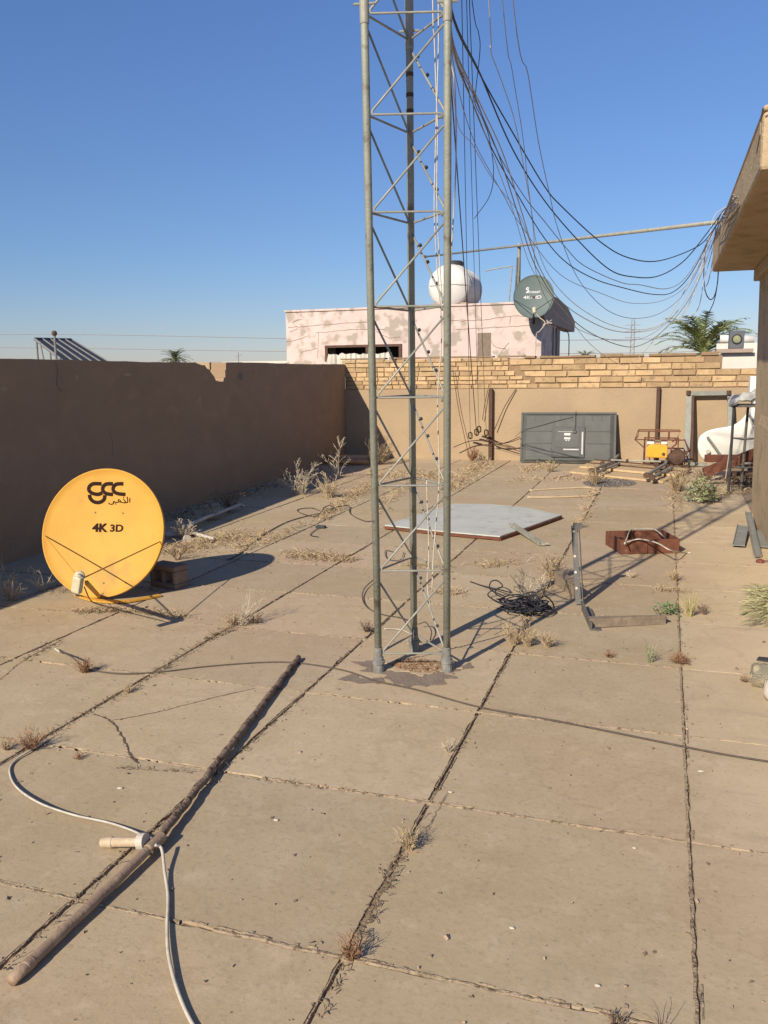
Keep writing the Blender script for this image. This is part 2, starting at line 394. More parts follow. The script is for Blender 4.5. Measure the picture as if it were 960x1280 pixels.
# crumbling mortar standing in the joints
b = MB()
def crust(a, c, wd, hmax, thr, seed):
    a = Vector((*a, 0)); c = Vector((*c, 0)); L = (c-a).length; n = int(L/.014); t = (c-a)/L; q = Vector((-t.y, t.x, 0))
    prev = None
    for i in range(n+1):
        p = a.lerp(c, i/n)
        k = fbm(p.x*3+seed, p.y*3, 5)+.45*fbm(p.x*30, p.y*30, seed)
        on = k > thr
        if on:
            h = hmax*(.35+.65*abs(fbm(p.x*38, p.y*38, seed+7)))+.001
            w1 = wd*(.35+.6*abs(fbm(p.x*25, p.y*25, seed+3))); w2 = wd*(.35+.6*abs(fbm(p.x*25, p.y*25, seed+9)))
            off = q*wd*.25*fbm(p.x*14, p.y*14, seed)
            i0 = len(b.v)
            b.v += [p+off-q*w1+Vector((0, 0, -.012)), p+off-q*w1*.5+Vector((0, 0, h*random.uniform(.3, 1))), p+off+q*w2*.4+Vector((0, 0, h*random.uniform(.3, 1.))), p+off+q*w2+Vector((0, 0, -.012))]
            if prev is not None:
                for m_ in range(3): b.f.append((prev+m_, prev+m_+1, i0+m_+1, i0+m_))
            prev = i0
        else: prev = None
for x in XJ[1:-1]:
    right = x > 0
    crust((x-.004, -1), (x-.004, WY), .011 if not right else .017, .005 if not right else .008, -.22 if not right else -1.2, x)
    crust((x+.012, -1), (x+.012, 9), .008, .006, .12, x+40)
for y in YJ[1:-1]:
    if y > 12: continue
    crust((WX, y), (.14, y), .016, .007, -.45, y)
    crust((WX, y+.012), (.14, y+.012), .009, .005, .05, y+20)
    crust((.14, y), (.5, y), .012, .003, .0, y)
tag(b.build('joint_mortar', M['crust'], origin=(0, 0, 0), fix=False), kind='structure')

# cracks across the slabs
b = MB()
def crack(px, wd, seed):
    P = [G(*p) for p in px]; P = smoothpts(P, 14); n = len(P); i0 = len(b.v)
    for i, p in enumerate(P):
        t = (P[min(i+1, n-1)]-P[max(i-1, 0)]).normalized(); q = Vector((-t.y, t.x, 0))
        o = q*.008*fbm(p.x*30, p.y*30, seed); ww = wd*(.35+abs(fbm(p.x*40, p.y*40, seed+2)))
        b.v += [p+o+q*ww+Vector((0, 0, .0035)), p+o-q*ww+Vector((0, 0, .0035))]
    for i in range(n-1): a = i0+2*i; b.f.append((a+1, a+3, a+2, a))
crack([(118, 893), (138, 902), (152, 920), (160, 938), (172, 955)], .008, 1)
crack([(138, 902), (200, 890), (262, 874), (318, 861)], .0035, 2)
crack([(560, 990), (530, 1040), (500, 1066), (478, 1100)], .002, 3)
crack([(0, 850), (30, 826), (78, 800)], .003, 4)
tag(b.build('floor_cracks', M['crack'], origin=(0, 0, 0), fix=False), kind='structure')

# ------------------------------------------------------------------ left parapet wall with broken notch
t = thing('parapet_wall', (WX-.11, 6, 0), 'long brown rendered parapet wall on the left with a broken notch in its top', 'wall')
def topz(y): return 1.742+.006*math.sin(y*1.3)+.008*fbm(y*3, 0, 2)
b = MB(); ys = []
y = -3.0
while y < WY: ys.append(y); y += .06
ys.append(WY-.003)
def zt(y):
    z = topz(y)
    if 9.50 < y < 10.12:
        u = (y-9.50)/.62
        z = 1.742-.26*min(1, u*1.5)+.03*fbm(y*22, 1, 3)
        if u > .5: z = 1.50+.012*fbm(y*30, 1, 3)
    elif 9.3 < y <= 9.5: z -= (y-9.3)*.22
    return z
i0 = 0
pr = [(y, zt(y)) for y in ys if not (10.03 < y < 10.17)]
k = [i for i, p in enumerate(pr) if p[0] > 10.1][0]
pr[k:k] = [(10.04, 1.505), (10.06, 1.545), (10.10, 1.55), (10.103, 1.64), (10.13, 1.655), (10.133, 1.725), (10.15, 1.742)]
for (y, z) in pr:
    X_ = wx(y); b.v += [Vector((X_, y, -.02)), Vector((X_, y, z)), Vector((X_-.22, y, z+.004)), Vector((X_-.22, y, -3.6))]
for i in range(len(pr)-1):
    a = 4*i
    for m_ in range(3): b.f.append((a+m_, a+m_+1, a+m_+5, a+m_+4))
b.f.append((0, 1, 2, 3)); b.f.append(tuple(len(b.v)-4+q for q in range(4)))
b.build('rendered_body', M['render_brown'], t)
def onwall(px, py):
    y_ = 8.0
    for _ in range(8): y_ = AX(px, py, wx(y_)+.003).y
    return AX(px, py, wx(y_)+.003)
for mt, nm, lines in ((M['crackline'], 'crack', [[(70, 452), (73, 468), (71, 478), (76, 488), (80, 487)]]),
                  (M['render_tan'], 'scratch', [[(138, 538), (141, 552), (142, 570)]])):
    for ln_ in lines:
        b = MB(); P = smoothpts([onwall(*p) for p in ln_], 5)
        for q in range(len(P)-1): b.bar(P[q], P[q+1]+Vector((0, 0, random.uniform(-.004, .004))), .006, .006+.008*random.random())
        b.build(nm, mt, t)
for px, py, w_, h_, mm in ((4, 486, .07, .02, 'render_tan'), (160, 468, .08, .018, 'render_tan'), (96, 472, .03, .03, 'render_tan'), (300, 470, .10, .05, 'crackline'), (250, 500, .04, .07, 'render_tan')):
    b = MB(); c_ = onwall(px, py); b.poly([c_+Vector((0, w_*math.cos(a)*(1+.35*math.sin(a*3+px)), h_*math.sin(a)*(1+.3*math.cos(a*4)))) for a in [k/14*6.283 for k in range(14)]])
    b.build('chipped_patch', M['render_tan'] if mm == 'render_tan' else M['stain'], t, fix=False)
b = MB()
for q in range(9):
    yy = random.uniform(9.5, 10.0); zz = 1.46+.02*random.random()
    P = Matrix.Translation((wx(9.8)-.03-.15*random.random(), yy, zz+.02)) @ Matrix.Rotation(random.random()*3, 4, Vector((random.random(), random.random(), 1)))
    s_ = random.uniform(.02, .045); b.box(-s_, s_, -s_*.7, s_*.7, -s_*.6, s_*.6, P)
b.build('rubble', M['hollow'], t)
# pale block standing behind the notch
b = MB(); b.box(wx(10.3)-.6, wx(10.3)-.245, 10.15, 10.6, 1.3, 1.75)
tag(b.build('concrete_block', M['render_tan'], bevel=.01), 'pale sunlit block seen through the notch of the left wall', 'block')
# fine dirt fillet and dead plants at wall foot come later

# ------------------------------------------------------------------ back wall
t = thing('back_wall', (-2, WY+.1, 0), 'tan rendered wall at the back topped with uneven courses of yellow brick', 'wall')
b = MB(); b.box(WX-.2, 2.6, WY, WY+.22, -3.6, 1.275); b.build('rendered_base', M['render_tan'], t)
b = MB(); b.box(WX-.02, 2.59, WY+.03, WY+.20, 1.276, 1.58); b.box(WX-.02, .86, WY+.03, WY+.20, 1.58, 1.80); b.build('mortar_bed', M['mortar'], t)
b = MB()
def brick(x0, x1, z0, z1):
    j = lambda a: random.uniform(-a, a)
    y0 = WY-.003+random.uniform(0, .02); y1 = WY+.215+j(.006)
    p = [(x0+j(.006), y0, z0+j(.005)), (x1+j(.006), y0+j(.005), z0+j(.005)), (x1, y1, z0), (x0, y1, z0),
         (x0+j(.008), y0+j(.004), z1+j(.006)), (x1+j(.008), y0+j(.004), z1+j(.006)), (x1, y1, z1), (x0, y1, z1)]
    b.hexa(p)
rows_r = [1.278, 1.37, 1.475, 1.58, 1.685, 1.79]
x = -1.9
for ri in range(5):
    z0, z1 = rows_r[ri], rows_r[ri+1]; x = -2.1-.13*ri+.05*(ri % 2)
    while x < 2.5:
        L = random.choice([.37, .37, .38, .30]); 
        if ri >= 3 and x+L > .95: break
        brick(x, x+L-.018, z0+.008, z1-.008); x += L
rows_l = [1.278, 1.355, 1.425, 1.50, 1.59, 1.675, 1.755, 1.82]
for ri in range(7):
    z0, z1 = rows_l[ri], rows_l[ri+1]; xe = -2.12-.13*min(ri, 4); x = WX+.22*random.random()-.2
    while x < xe-.05:
        L = random.uniform(.13, .36); L = min(L, xe-x)
        brick(x, x+L-.016, z0+.006, z1-.006); x += L
b.build('brick_courses', M['brick'], t, bevel=.006)
b = MB(); x = WX-.1
while x < .88:
    L = random.uniform(.1, .5); b.box(x, min(x+L, .88), WY+.002, WY+.205, 1.80 if x > -2.6 else 1.825, (1.822 if x > -2.6 else 1.845)+random.uniform(-.008, .012)+.03*(x+5)/6); x += L+random.choice([0, 0, .08])
b.build('cement_cap', M['mortar'], t, bevel=.006)

def angle_post(px, y, z1, wd, label):
    p = AY(px, 560, y); b = MB(); b.box(p.x-wd/2, p.x+wd/2, y-.05, y-.012, 0, z1); b.box(p.x+wd/2-.008, p.x+wd/2, y-.085, y-.05, 0, z1)
    tag(b.build('steel_post', M['rust_dark']), label, 'post')
angle_post(613.5, WY-.01, 1.275, .07, 'dark brown steel post against the back wall left of the television')
angle_post(820, WY-.01, 1.30, .055, 'dark brown steel post behind the orange generator')

# ------------------------------------------------------------------ right building: wall and canopy
t = thing('stair_house', (2.5, 8, 0), 'ochre rendered roof room at the right edge with an overhanging concrete canopy', 'building')
b = MB(); b.hexa([(RX-.004, 5.5, -.02), (4.6, 5.5, -.02), (4.6, 10.2, -.02), (RX-.004, 10.2, -.02), (RX-.06, 5.5, 2.63), (4.6, 5.5, 2.63), (4.6, 10.2, 2.63), (RX-.06, 10.2, 2.63)]); b.build('wall', M['render_ochre'], t, bevel=.02)
b = MB()
prof = [(RX-.045, -.01), (RX-.055, .5), (RX-.05, 1.02), (RX-.02, 1.16), (RX+.01, 1.19), (RX+.01, -.01)]
b.prism([(x_, 5.4, z_) for x_, z_ in prof], (0, 4.15, 0)); b.build('plinth', M['render_ochre'], t, bevel=.02)
b = MB()
b.box(.44, 4.8, 5.25, 10.45, 2.652, 2.96)
cs = b.build('canopy_slab', M['render_ochre'], t, bevel=.025)
b = MB(); b.box(.441, .60, 5.255, 10.44, 2.961, 2.995); b.box(.602, 4.8, 5.255, 5.4, 2.961, 2.995); b.build('canopy_kerb', M['render_ochre'], cs, bevel=.02)
b = MB(); b.box(RX-.11, 4.7, 5.45, 10.3, 2.52, 2.65); b.build('beam', M['render_ochre'], t, bevel=.012)
b = MB()
for k in range(3): b.tube([(.52+.05*k, 5.35+.02*k, 2.98), (.52+.055*k, 5.35, 3.10)], .007, 6)
b.build('rebar', M['rust'], t)
# crack on the canopy corner
b = MB(); P = [Vector((.438, y_, z_)) for y_, z_ in ((5.27, 2.98), (5.36, 2.93), (5.34, 2.86), (5.5, 2.80))]
for q in range(len(P)-1): b.bar(P[q], P[q+1], .006, .004)
P = [Vector((x_, 5.247, z_)) for x_, z_ in ((.45, 2.93), (.50, 2.95), (.57, 2.99), (.66, 2.98))]
for q in range(len(P)-1): b.bar(P[q], P[q+1], .006, .004)
b.build('crack', M['crackline'], cs)

# ------------------------------------------------------------------ lattice mast
A0, B0, C0 = Vector((-1.41, 4.14, 0)), Vector((-1.06, 4.25, 0)), Vector((-1.325, 4.53, 0))
def leg(base, dx, z): return base + Vector((dx*z/3.37, 0, z))
MH = 6.2
t = thing('lattice_mast', (-1.26, 4.3, 0), 'tall triangular galvanised lattice mast in the middle of the roof', 'mast')
offs = {'A': (A0, -.028), 'B': (B0, .004), 'C': (C0, -.004)}
LP = lambda c, z: leg(offs[c][0], offs[c][1], z)
for c in 'ABC':
    b = MB(); b.tube([LP(c, .03), LP(c, 3.22), LP(c, MH)], .0192, 16)
    lg = b.build('leg', M['galv'], t, smooth=True)
    b = MB(); b.tube([LP(c, 3.24), LP(c, 3.245), LP(c, 3.5), LP(c, 3.505)], [.0215, .0225, .0225, .0215], 16)
    b.tube([LP(c, 3.33)+Vector((-.05, -.01, 0)), LP(c, 3.33)+Vector((.05, .01, 0))], .006, 6)
    b.build('joint_collar', M['galv_light'], lg)
    b = MB(); b.tube([LP(c, -.01), LP(c, .05), LP(c, .052), LP(c, .066), LP(c, .068), LP(c, .085), LP(c, .087), LP(c, .14)],
                     [.031, .029, .034, .034, .028, .028, .023, .022], 14)
    b.build('base_sleeve', M['collar'], lg)
zs = [.105+.4545*k for k in range(14)]
def rod(pts, m=M['galv_light'], r=.0068, name='brace'):
    b = MB(); b.tube(smoothpts(pts, 4) if len(pts) > 3 else pts, r, 8); return b.build(name, m, t, smooth=True)
def toward(p, q, d=.022): return p+(q-p).normalized()*d
for k in range(13):
    z0, z1 = zs[k], zs[k+1]
    a0, b0, c0 = LP('A', z0), LP('B', z0), LP('C', z0); a1, b1, c1 = LP('A', z1), LP('B', z1), LP('C', z1)
    for (p0, q0, q1, tp) in ((a0, b0, b1, 0), (c0, a0, a1, 1), (b0, c0, c1, 2)):
        # horizontal p0-q0 then diagonal back up p0 -> q1, one bent rod
        d = toward(p0, q0, .028); e = toward(q0, p0, .026)
        f = toward(q1, p0, .03)+Vector((0, 0, -.035))
        b = MB(); b.tube([e+Vector((0, 0, -.025)), e+Vector((0, 0, -.004)), toward(q0, p0, .035), toward(p0, q0, .036), toward(p0, q0, .029)+Vector((0, 0, .003)), toward(p0, q0, .027)+Vector((0, 0, .010)), toward(p0, q0, .030)+Vector((0, 0, .020)), f], .0056, 8)
        b.build('brace', M['galv_light'], t, smooth=True)
# ties on the right-hand face diagonals + cable strapped to it
for k in range(0, 9):
    p, q = LP('B', zs[k]), LP('C', zs[k+1])
    for s_ in (.25, .5, .72):
        b = MB(); c_ = p.lerp(q, s_+.05*random.random()); d_ = (q-p).normalized()*.006; b.tube([c_-d_, c_+d_], .0085, 8); b.build('cable_tie', M['tv_dark'], t)
# dark tape bands on rear leg
for z_ in (3.12, 3.02, 2.94): b = MB(); b.tube([LP('C', z_-.01), LP('C', z_+.01)], .0205, 12); b.build('tape', M['rust_dark'], t)
# mortar pad round the foot
def blob(name, m, cen, rx, ry, z, seed, am=.25, n=70, holes=None, rot=0):
    b = MB(); P = []
    for k in range(n):
        a = 2*math.pi*k/n; r_ = 1+am*fbm(math.cos(a)*1.6+seed, math.sin(a)*1.6, seed)+.4*am*fbm(math.cos(a)*6, math.sin(a)*6, seed)
        x_, y_ = rx*r_*math.cos(a), ry*r_*math.sin(a)
        P.append((cen[0]+x_*math.cos(rot)-y_*math.sin(rot), cen[1]+x_*math.sin(rot)+y_*math.cos(rot), z))
    b.prism(P, (0, 0, -.02)); return b
b = blob('x', None, (-1.245, 4.22), .30, .20, .006, 3, .5, rot=.1)
tag(b.build('mast_footing', M['stain']), kind='structure')
b = blob('x', None, (-1.23, 4.30), .22, .15, .010, 8, .4, rot=.2)
tag(b.build('mast_pad', M['floor']), kind='structure')
b = MB()
for k in range(420):
    a = random.random()*6.28; r_ = random.random()**.5; p = Vector((-1.22+.15*r_*math.cos(a), 4.27+.10*r_*math.sin(a), .012))
    q = Vector((random.uniform(-.018, .018), random.uniform(-.018, .018), random.uniform(.0, .012))); b.tube([p, p+q], .0016, 3)
tag(b.build('leaf_litter', M['dry_red'], fix=False), 'reddish dry litter on the pad between the mast legs', 'litter', kind='stuff')
def band(pxs, wd, m, name):
    b = MB(); P = smoothpts([G(*p) for p in pxs], 8); n = len(P)
    for i, p in enumerate(P):
        tt = (P[min(i+1, n-1)]-P[max(i-1, 0)]).normalized(); q = Vector((-tt.y, tt.x, 0)); ww = wd*(.8+.8*fbm(p.x*14, p.y*14, 3))
        b.v += [p+q*ww+Vector((0, 0, .004)), p-q*ww+Vector((0, 0, .004))]
    for i in range(n-1): a = 2*i; b.f.append((a+1, a+3, a+2, a))
    return tag(b.build(name, m, fix=False), kind='structure')
band([(432, 846), (452, 852), (480, 851)], .05, M['stain'], 'cement_stain')

# cables running down inside the mast (parts strapped to it)
def strapped(pts, r, m, D0=4.35): return cable('strapped_cable', [AD(px, py, D0-.0*py) for px, py in pts], r, M[m], parent=t, n=6)
DB = (B0-CAM).dot(fw)
def dep(py): 
    z = (855-py)/1280*5.0
    return (LP('B', max(0, z))-CAM).dot(fw)
def strapped2(pts, r, m, dd=.06): return cable('strapped_cable', [AD(px, py, dep(py)+dd) for px, py in pts], r, M[m], parent=t)
strapped2([(541, -300), (541, 0), (543, 50), (545, 110), (547, 160), (546, 240), (548, 300), (553, 380)], .0032, 'white_cable')
strapped2([(548, -300), (548, 0), (548, 60), (546, 130), (544, 200), (543, 270), (547, 340), (552, 420), (547, 500), (549, 600), (542, 690), (540, 740)], .0034, 'white_cable')
strapped2([(562, -100), (563, 60), (568, 100), (570, 150), (570, 200), (568, 250), (565, 300), (562, 350), (558, 420)], .0035, 'white_cable', .08)
strapped2([(533, 600), (536, 690), (534, 730), (538, 760)], .003, 'white_cable', .15)

# ------------------------------------------------------------------ guy wires to the back wall
def guy(zm, c, px, py, y1, label, r=.0045, tb=True, m='black_cable', sag=.25):
    a = LP(c, zm); e = AY(px, py, y1); P = [a.lerp(e, s/8)+Vector((0, 0, -sag*4*(s/8)*(1-s/8)*.5)) for s in range(9)]
    g = thing('guy_wire', e, label, 'guy wire', 'guy wires from the mast to the back wall')
    b = MB(); b.tube(P, r*.75, 6); b.build('wire', M[m], g, smooth=True)
    if tb:
        d = (P[-2]-P[-1]).normalized(); s_ = Vector((.03, 0, 0)); q = e+d*.02
        b = MB()
        for sg in (-1, 1): b.tube([q, q+d*.05+s_*sg, q+d*.27+s_*sg, q+d*.32], .011, 6)
        b.build('turnbuckle', M['rust_dark'], g)
guy(6.1, 'B', 588, 549, 15.0, 'leftmost thin guy wire ending at a turnbuckle by the dark post')
guy(6.0, 'C', 596, 545, 15.0, 'guy wire ending at the second turnbuckle beside the dark post', m='rust_dark', r=.008)
guy(5.9, 'B', 599, 541, 15.0, 'guy wire ending just behind the middle turnbuckles', r=.004)
guy(5.6, 'B', 608, 545, 15.0, 'rightmost guy wire ending closest to the dark post')
g = thing('anchor_bar', AY(590, 556, 15.0), 'bent dark rod on the back wall that holds the turnbuckles', 'anchor')
b = MB(); b.tube(smoothpts([AY(567, 559, 14.9), AY(585, 552, 14.93), AY(600, 550.5, 14.95), AY(612, 553, 15.0)]), .009, 6)
b.tube(smoothpts([AY(616, 554, 14.98), AY(628, 556, 14.93), AY(643, 559.5, 14.9)]), .008, 6); b.build('rod', M['rust_dark'], g)
b = MB(); b.tube(smoothpts([AY(608, 549, 14.97), AY(628, 554, 14.9), AY(650, 546, 14.8)]), .008, 6); b.tube(smoothpts([AY(616, 556, 14.97), AY(636, 553, 14.9), AY(651, 548, 14.8)]), .007, 6)
b.build('rope', M['rust_dark'], g)
cable('slack_wire', [AY(566, 462, 15.02), AY(573, 510, 15.0), AY(580, 543, 14.97), AY(588, 578, 14.9)], .006, M['rust_dark'], 'dark slack wire hanging down the back wall left of the turnbuckles', 'wire')
cable('tie_wire', [AY(603, 525, 15.03), AY(606, 505, 15.03), AY(610, 487, 15.06)], .006, M['rust_dark'], 'short dark wire slanting up to the top of the dark post', 'wire')
cable('wire_shadow', [AY(618, 537, 15.0), AY(631, 508, 15.03), AY(645, 486, 15.07)], .008, M['rust_dark'], 'dark strand drawn as a guy wire shadow slanting up the wall right of the dark post', 'wire')  # thin dark tube stands in for a guy wire's shadow on the wall

# ------------------------------------------------------------------ overhead cables between mast and canopy
def span(pts, D0, D1, r, m, label, name='overhead_cable', group='overhead cables strung from the mast to the canopy', pre=None):
    L = [0]
    for i in range(1, len(pts)): L.append(L[-1]+math.dist(pts[i], pts[i-1]))
    P = [AD(p[0], p[1], D0+(D1-D0)*(l/L[-1])) for p, l in zip(pts, L)]
    if pre: P = [LP('B', pre)] + P
    r *= .72
    return cable(name, P, r, M[m], label, 'cable', group, n=6)
E_ = 9.6
span([(562, 4), (597, 87), (641, 166), (680, 232), (702, 258), (750, 302), (785, 322), (824, 326), (872, 308), (892, 287), (905, 268)], 4.5, E_, .0075, 'black_cable', 'thick black cable, the topmost of the long sagging curves to the canopy', pre=3.9)
span([(563, 6), (600, 92), (640, 185), (680, 250), (724, 302), (762, 337), (791, 346), (823, 345), (855, 326), (884, 291), (902, 266)], 4.5, E_, .0075, 'black_cable', 'thick black cable, second from the top of the long sagging curves', pre=3.85)
span([(564, 40), (590, 110), (622, 190), (655, 245), (680, 276), (706, 308), (730, 332), (776, 353), (800, 356), (832, 361), (855, 349), (878, 314), (898, 274)], 4.5, E_, .005, 'grey_cable', 'grey cable, third from the top of the long sagging curves', pre=3.7)
span([(564, 50), (584, 110), (612, 180), (645, 240), (680, 297), (709, 329), (744, 349), (776, 359), (817, 368), (843, 364), (867, 337), (896, 280)], 4.5, E_, .006, 'black_cable', 'dark cable, fourth from the top of the long sagging curves', pre=3.7)
span([(641, 0), (660, 93), (673, 177), (687, 243), (697, 285), (718, 340), (741, 372), (765, 391), (794, 398), (826, 391), (855, 367), (878, 326), (899, 279)], 5.0, E_, .0042, 'grey_cable', 'thin dark cable that enters the picture furthest right of the mast', pre=6.0)
span([(564, 46), (598, 125), (628, 190), (650, 258), (668, 318), (680, 345), (697, 372), (724, 394), (762, 412), (797, 415), (829, 405), (852, 370), (872, 332), (894, 285)], 4.5, E_, .0055, 'white_cable', 'pale cable passing just in front of the grey dish, upper one of the pair', pre=3.7)
span([(566, 55), (590, 115), (622, 190), (645, 260), (664, 320), (676, 345), (689, 367), (709, 393), (738, 416), (776, 432), (802, 431), (832, 410), (867, 364), (897, 288)], 4.5, E_, .0055, 'grey_cable', 'pale cable passing in front of the grey dish, lower one of the pair', pre=3.7)
span([(565, 60), (600, 150), (640, 260), (662, 330), (685, 365), (709, 393), (730, 422), (756, 445), (779, 456), (797, 448), (826, 416), (855, 390), (875, 345), (896, 290)], 4.5, E_, .0035, 'white_cable', 'thin pale cable whose loop dips lowest, in front of the brick courses', pre=3.6)
span([(563, 48), (575, 120), (592, 175), (610, 210), (630, 245), (650, 280), (700, 343), (755, 368), (790, 379), (830, 375), (862, 352), (889, 300)], 4.5, E_, .0035, 'grey_cable', 'thin grey cable fanning out low beside the mast leg', pre=3.6)
span([(611, 0), (613, 60), (621, 85), (630, 110), (643, 150), (655, 210), (664, 262), (672, 310), (690, 350), (725, 385), (770, 408), (815, 410), (850, 385), (880, 330), (897, 285)], 4.9, E_, .0042, 'white_cable', 'white cable dropping through the open sky with a slight kink near its top', pre=5.6)
span([(628, 0), (640, 87), (653, 167), (660, 230), (667, 290), (670, 340), (690, 385), (720, 410), (765, 425), (810, 420), (850, 385), (882, 325), (898, 283)], 4.9, E_, .0035, 'grey_cable', 'thin grey cable right of the white kinked cable in the sky', pre=5.8)
span([(590, 0), (598, 40), (600, 62), (595, 110), (594, 130), (604, 150), (612, 175), (617, 215), (612, 245), (593, 273)], 4.6, 6.0, .0035, 'black_cable', 'loose dark cable end curling back beside the mast', pre=4.3)
span([(562, 40), (566, 110), (574, 160), (590, 180), (610, 215), (628, 240), (650, 270), (672, 330)], 4.5, 6.5, .0035, 'white_cable', 'thin pale cable closest to the mast leg in the fan of wires', pre=3.6)
# drooping tails at the canopy
def tail(pts, r, m, label, D=9.7): return cable('cable_tail', [AD(px, py, D-.01*i) for i, (px, py) in enumerate(pts)], r, M[m], label, 'cable', 'cable tails hanging from the canopy edge')
tail([(884, 300), (880, 332), (881, 361), (887, 374), (893, 370), (897, 352), (898, 330)], .006, 'black_cable', 'short black cable loop hanging under the canopy corner')
tail([(899, 330), (896, 360), (892, 378), (886, 391)], .005, 'black_cable', 'loose black cable end below the canopy corner loop')
for q, (pp, mm, lb) in enumerate([
    ([(908, 258), (893, 270), (886, 300), (876, 335), (866, 372), (850, 398), (838, 403)], 'white_cable', 'white cable tail swinging out lowest from the canopy edge'),
    ([(909, 262), (897, 275), (891, 310), (880, 350), (873, 385), (858, 398)], 'white_cable', 'white cable tail in the middle of the canopy bunch'),
    ([(911, 262), (899, 280), (892, 318), (886, 350), (880, 362)], 'grey_cable', 'grey cable tail ending beside the black loop'),
    ([(912, 258), (902, 272), (897, 300), (893, 330), (889, 340)], 'grey_cable', 'short grey cable tail hugging the canopy face')]):
    tail(pp, .0042, mm, lb, 9.6-.05*q)
b = MB()
for k in range(9):
    b.tube(smoothpts([AX(898+random.uniform(-6, 6), 285+random.uniform(-16, 14), .39), AX(905+random.uniform(-3, 5), 268+random.uniform(-8, 10), .40), AX(920+random.uniform(-4, 6), 262-random.uniform(4, 20), .415)]), .005, 5)
tag(b.build('cable_bunch', M['grey_cable']), 'bunch of cable ends tied against the canopy face', 'cable bunch')

# ------------------------------------------------------------------ long boom pipe
pa, pb = AD(893, 278, 11.3), AD(531, 321, 27)
t = thing('boom_pipe', pb, 'long thin horizontal pipe spanning from the canopy across the sky', 'pipe')
b = MB(); b.tube([pa+(pa-pb)*.03, pb], .028, 10); b.build('pipe', M['galv_light'], t, smooth=True)
b = MB(); b.tube([pb, pb+(pa-pb)*.004], .05, 10); b.build('end_cap', M['rust'], t)

# ------------------------------------------------------------------ pink neighbour building
PY = 19.0
t = thing('pink_building', (-5.5, 22, -3.6), 'low neighbouring building with peeling pink paint behind the brick wall', 'building')
x0, x1 = -8.70, -2.62
wx0, wx1, wz0, wz1 = -7.67, -5.83, 1.2, 2.22
b = MB()
def topp(x): return 3.03+.012*fbm(x*2, 0, 1)
b.box(x0, wx0, PY, 21.7, -3.6, 3.02); b.box(wx1, x1, PY, 21.7, -3.6, 3.02)
b.box(wx0, wx1, PY, 21.7, wz1, 3.02); b.box(wx0, wx1, PY, 21.7, -3.6, wz0)
b.build('wall', M['pink'], t)
b = MB(); b.box(wx0-.002, wx1+.002, 19.6, 19.7, wz0, wz1); b.build('room_back', M['dark_inside'], t)
fr = MB(); fr.box(wx0-.03, wx1+.03, PY-.03, PY+.1, wz1-.05, wz1+.005); fr.box(wx0-.03, wx0+.04, PY-.028, PY+.1, wz0, wz1-.05); fr.box(wx1-.04, wx1+.03, PY-.028, PY+.1, wz0, wz1-.05); fr.box(-6.68, -6.62, PY-.02, PY+.08, 2.0, wz1-.05)
wf = fr.build('window', M['rust_dark'], t)
b = MB()
nx = 40
for i in range(nx+1):
    x_ = wx0-.05+(wx1-wx0-.15)*i/nx
    yy = PY-.06-.05*abs(math.sin(i*1.1))-.03*random.random()
    b.v += [Vector((x_, yy, 1.2)), Vector((x_, yy+.02*random.random(), 1.6)), Vector((x_, yy+.02, 2.02+.05*fbm(i*.3, 0, 2)+(-.18 if i < 3 else 0)))]
for i in range(nx):
    a = 3*i; b.f += [(a, a+3, a+4, a+1), (a+1, a+4, a+5, a+2)]
b.build('window_sheet', M['cloth'], wf)
b = MB(); b.box(x0-.02, x1+.01, PY-.03, PY+.25, 3.021, 3.07); b.build('parapet_cap', M['pink'], t, bevel=.01)
b = MB()
def wallcrack(pts):
    P = smoothpts([AY(px, py, PY-.004) for px, py in pts], 6)
    for q in range(len(P)-1):
        j = Vector((0, 0, random.uniform(-.012, .012))); b.bar(P[q]+j*.3, P[q+1]+j, .006, .006+.006*random.random(), Vector((0, 0, 1)))
wallcrack([(360, 409), (380, 408), (430, 404), (470, 402)]); wallcrack([(560, 401), (600, 400), (640, 395), (664, 396)]); wallcrack([(395, 416), (440, 412), (480, 411)])
wallcrack([(570, 412), (620, 409), (664, 407)]); wallcrack([(398, 416), (397, 448)]); wallcrack([(638, 396), (637, 405)]); wallcrack([(362, 415), (372, 410), (366, 403), (378, 399)])
wallcrack([(358, 427), (370, 425), (385, 420)]); wallcrack([(376, 440), (390, 437), (396, 435)]); wallcrack([(612, 424), (620, 434), (632, 436)]); wallcrack([(636, 428), (628, 438), (622, 446)]); wallcrack([(470, 414), (486, 422), (500, 421)])
b.build('crack', M['crackline'], t)
b = MB(); c_ = AY(604, 440, PY)
b.box(c_.x-.13, c_.x+.17, PY-.012, PY+.01, c_.z-.35, c_.z+.42); b.build('patched_panel', M['stain'], t)
# canopy and recess on its right end
b = MB()
P = [Vector((x1+.06, y_, z_)) for y_, z_ in ((18.93, 2.98), (18.93, 2.74), (19.15, 2.64), (25.4, 2.66), (25.5, 2.95), (23.6, 3.22), (21.5, 3.30), (20.2, 3.28))]
b.prism(P, (-.28, 0, 0)); b.build('side_canopy', M['concrete_brown'], t)
b = MB(); b.box(x1-.9, x1-.02, 21.75, 22.6, -3.6, 2.6); b.box(x1-.03, x1+.03, 20.9, 21.0, 0, 2.6); b.box(x1-.03, x1+.04, 21.5, 21.6, 0, 2.6); b.build('side_wall', M['concrete_brown'], t)

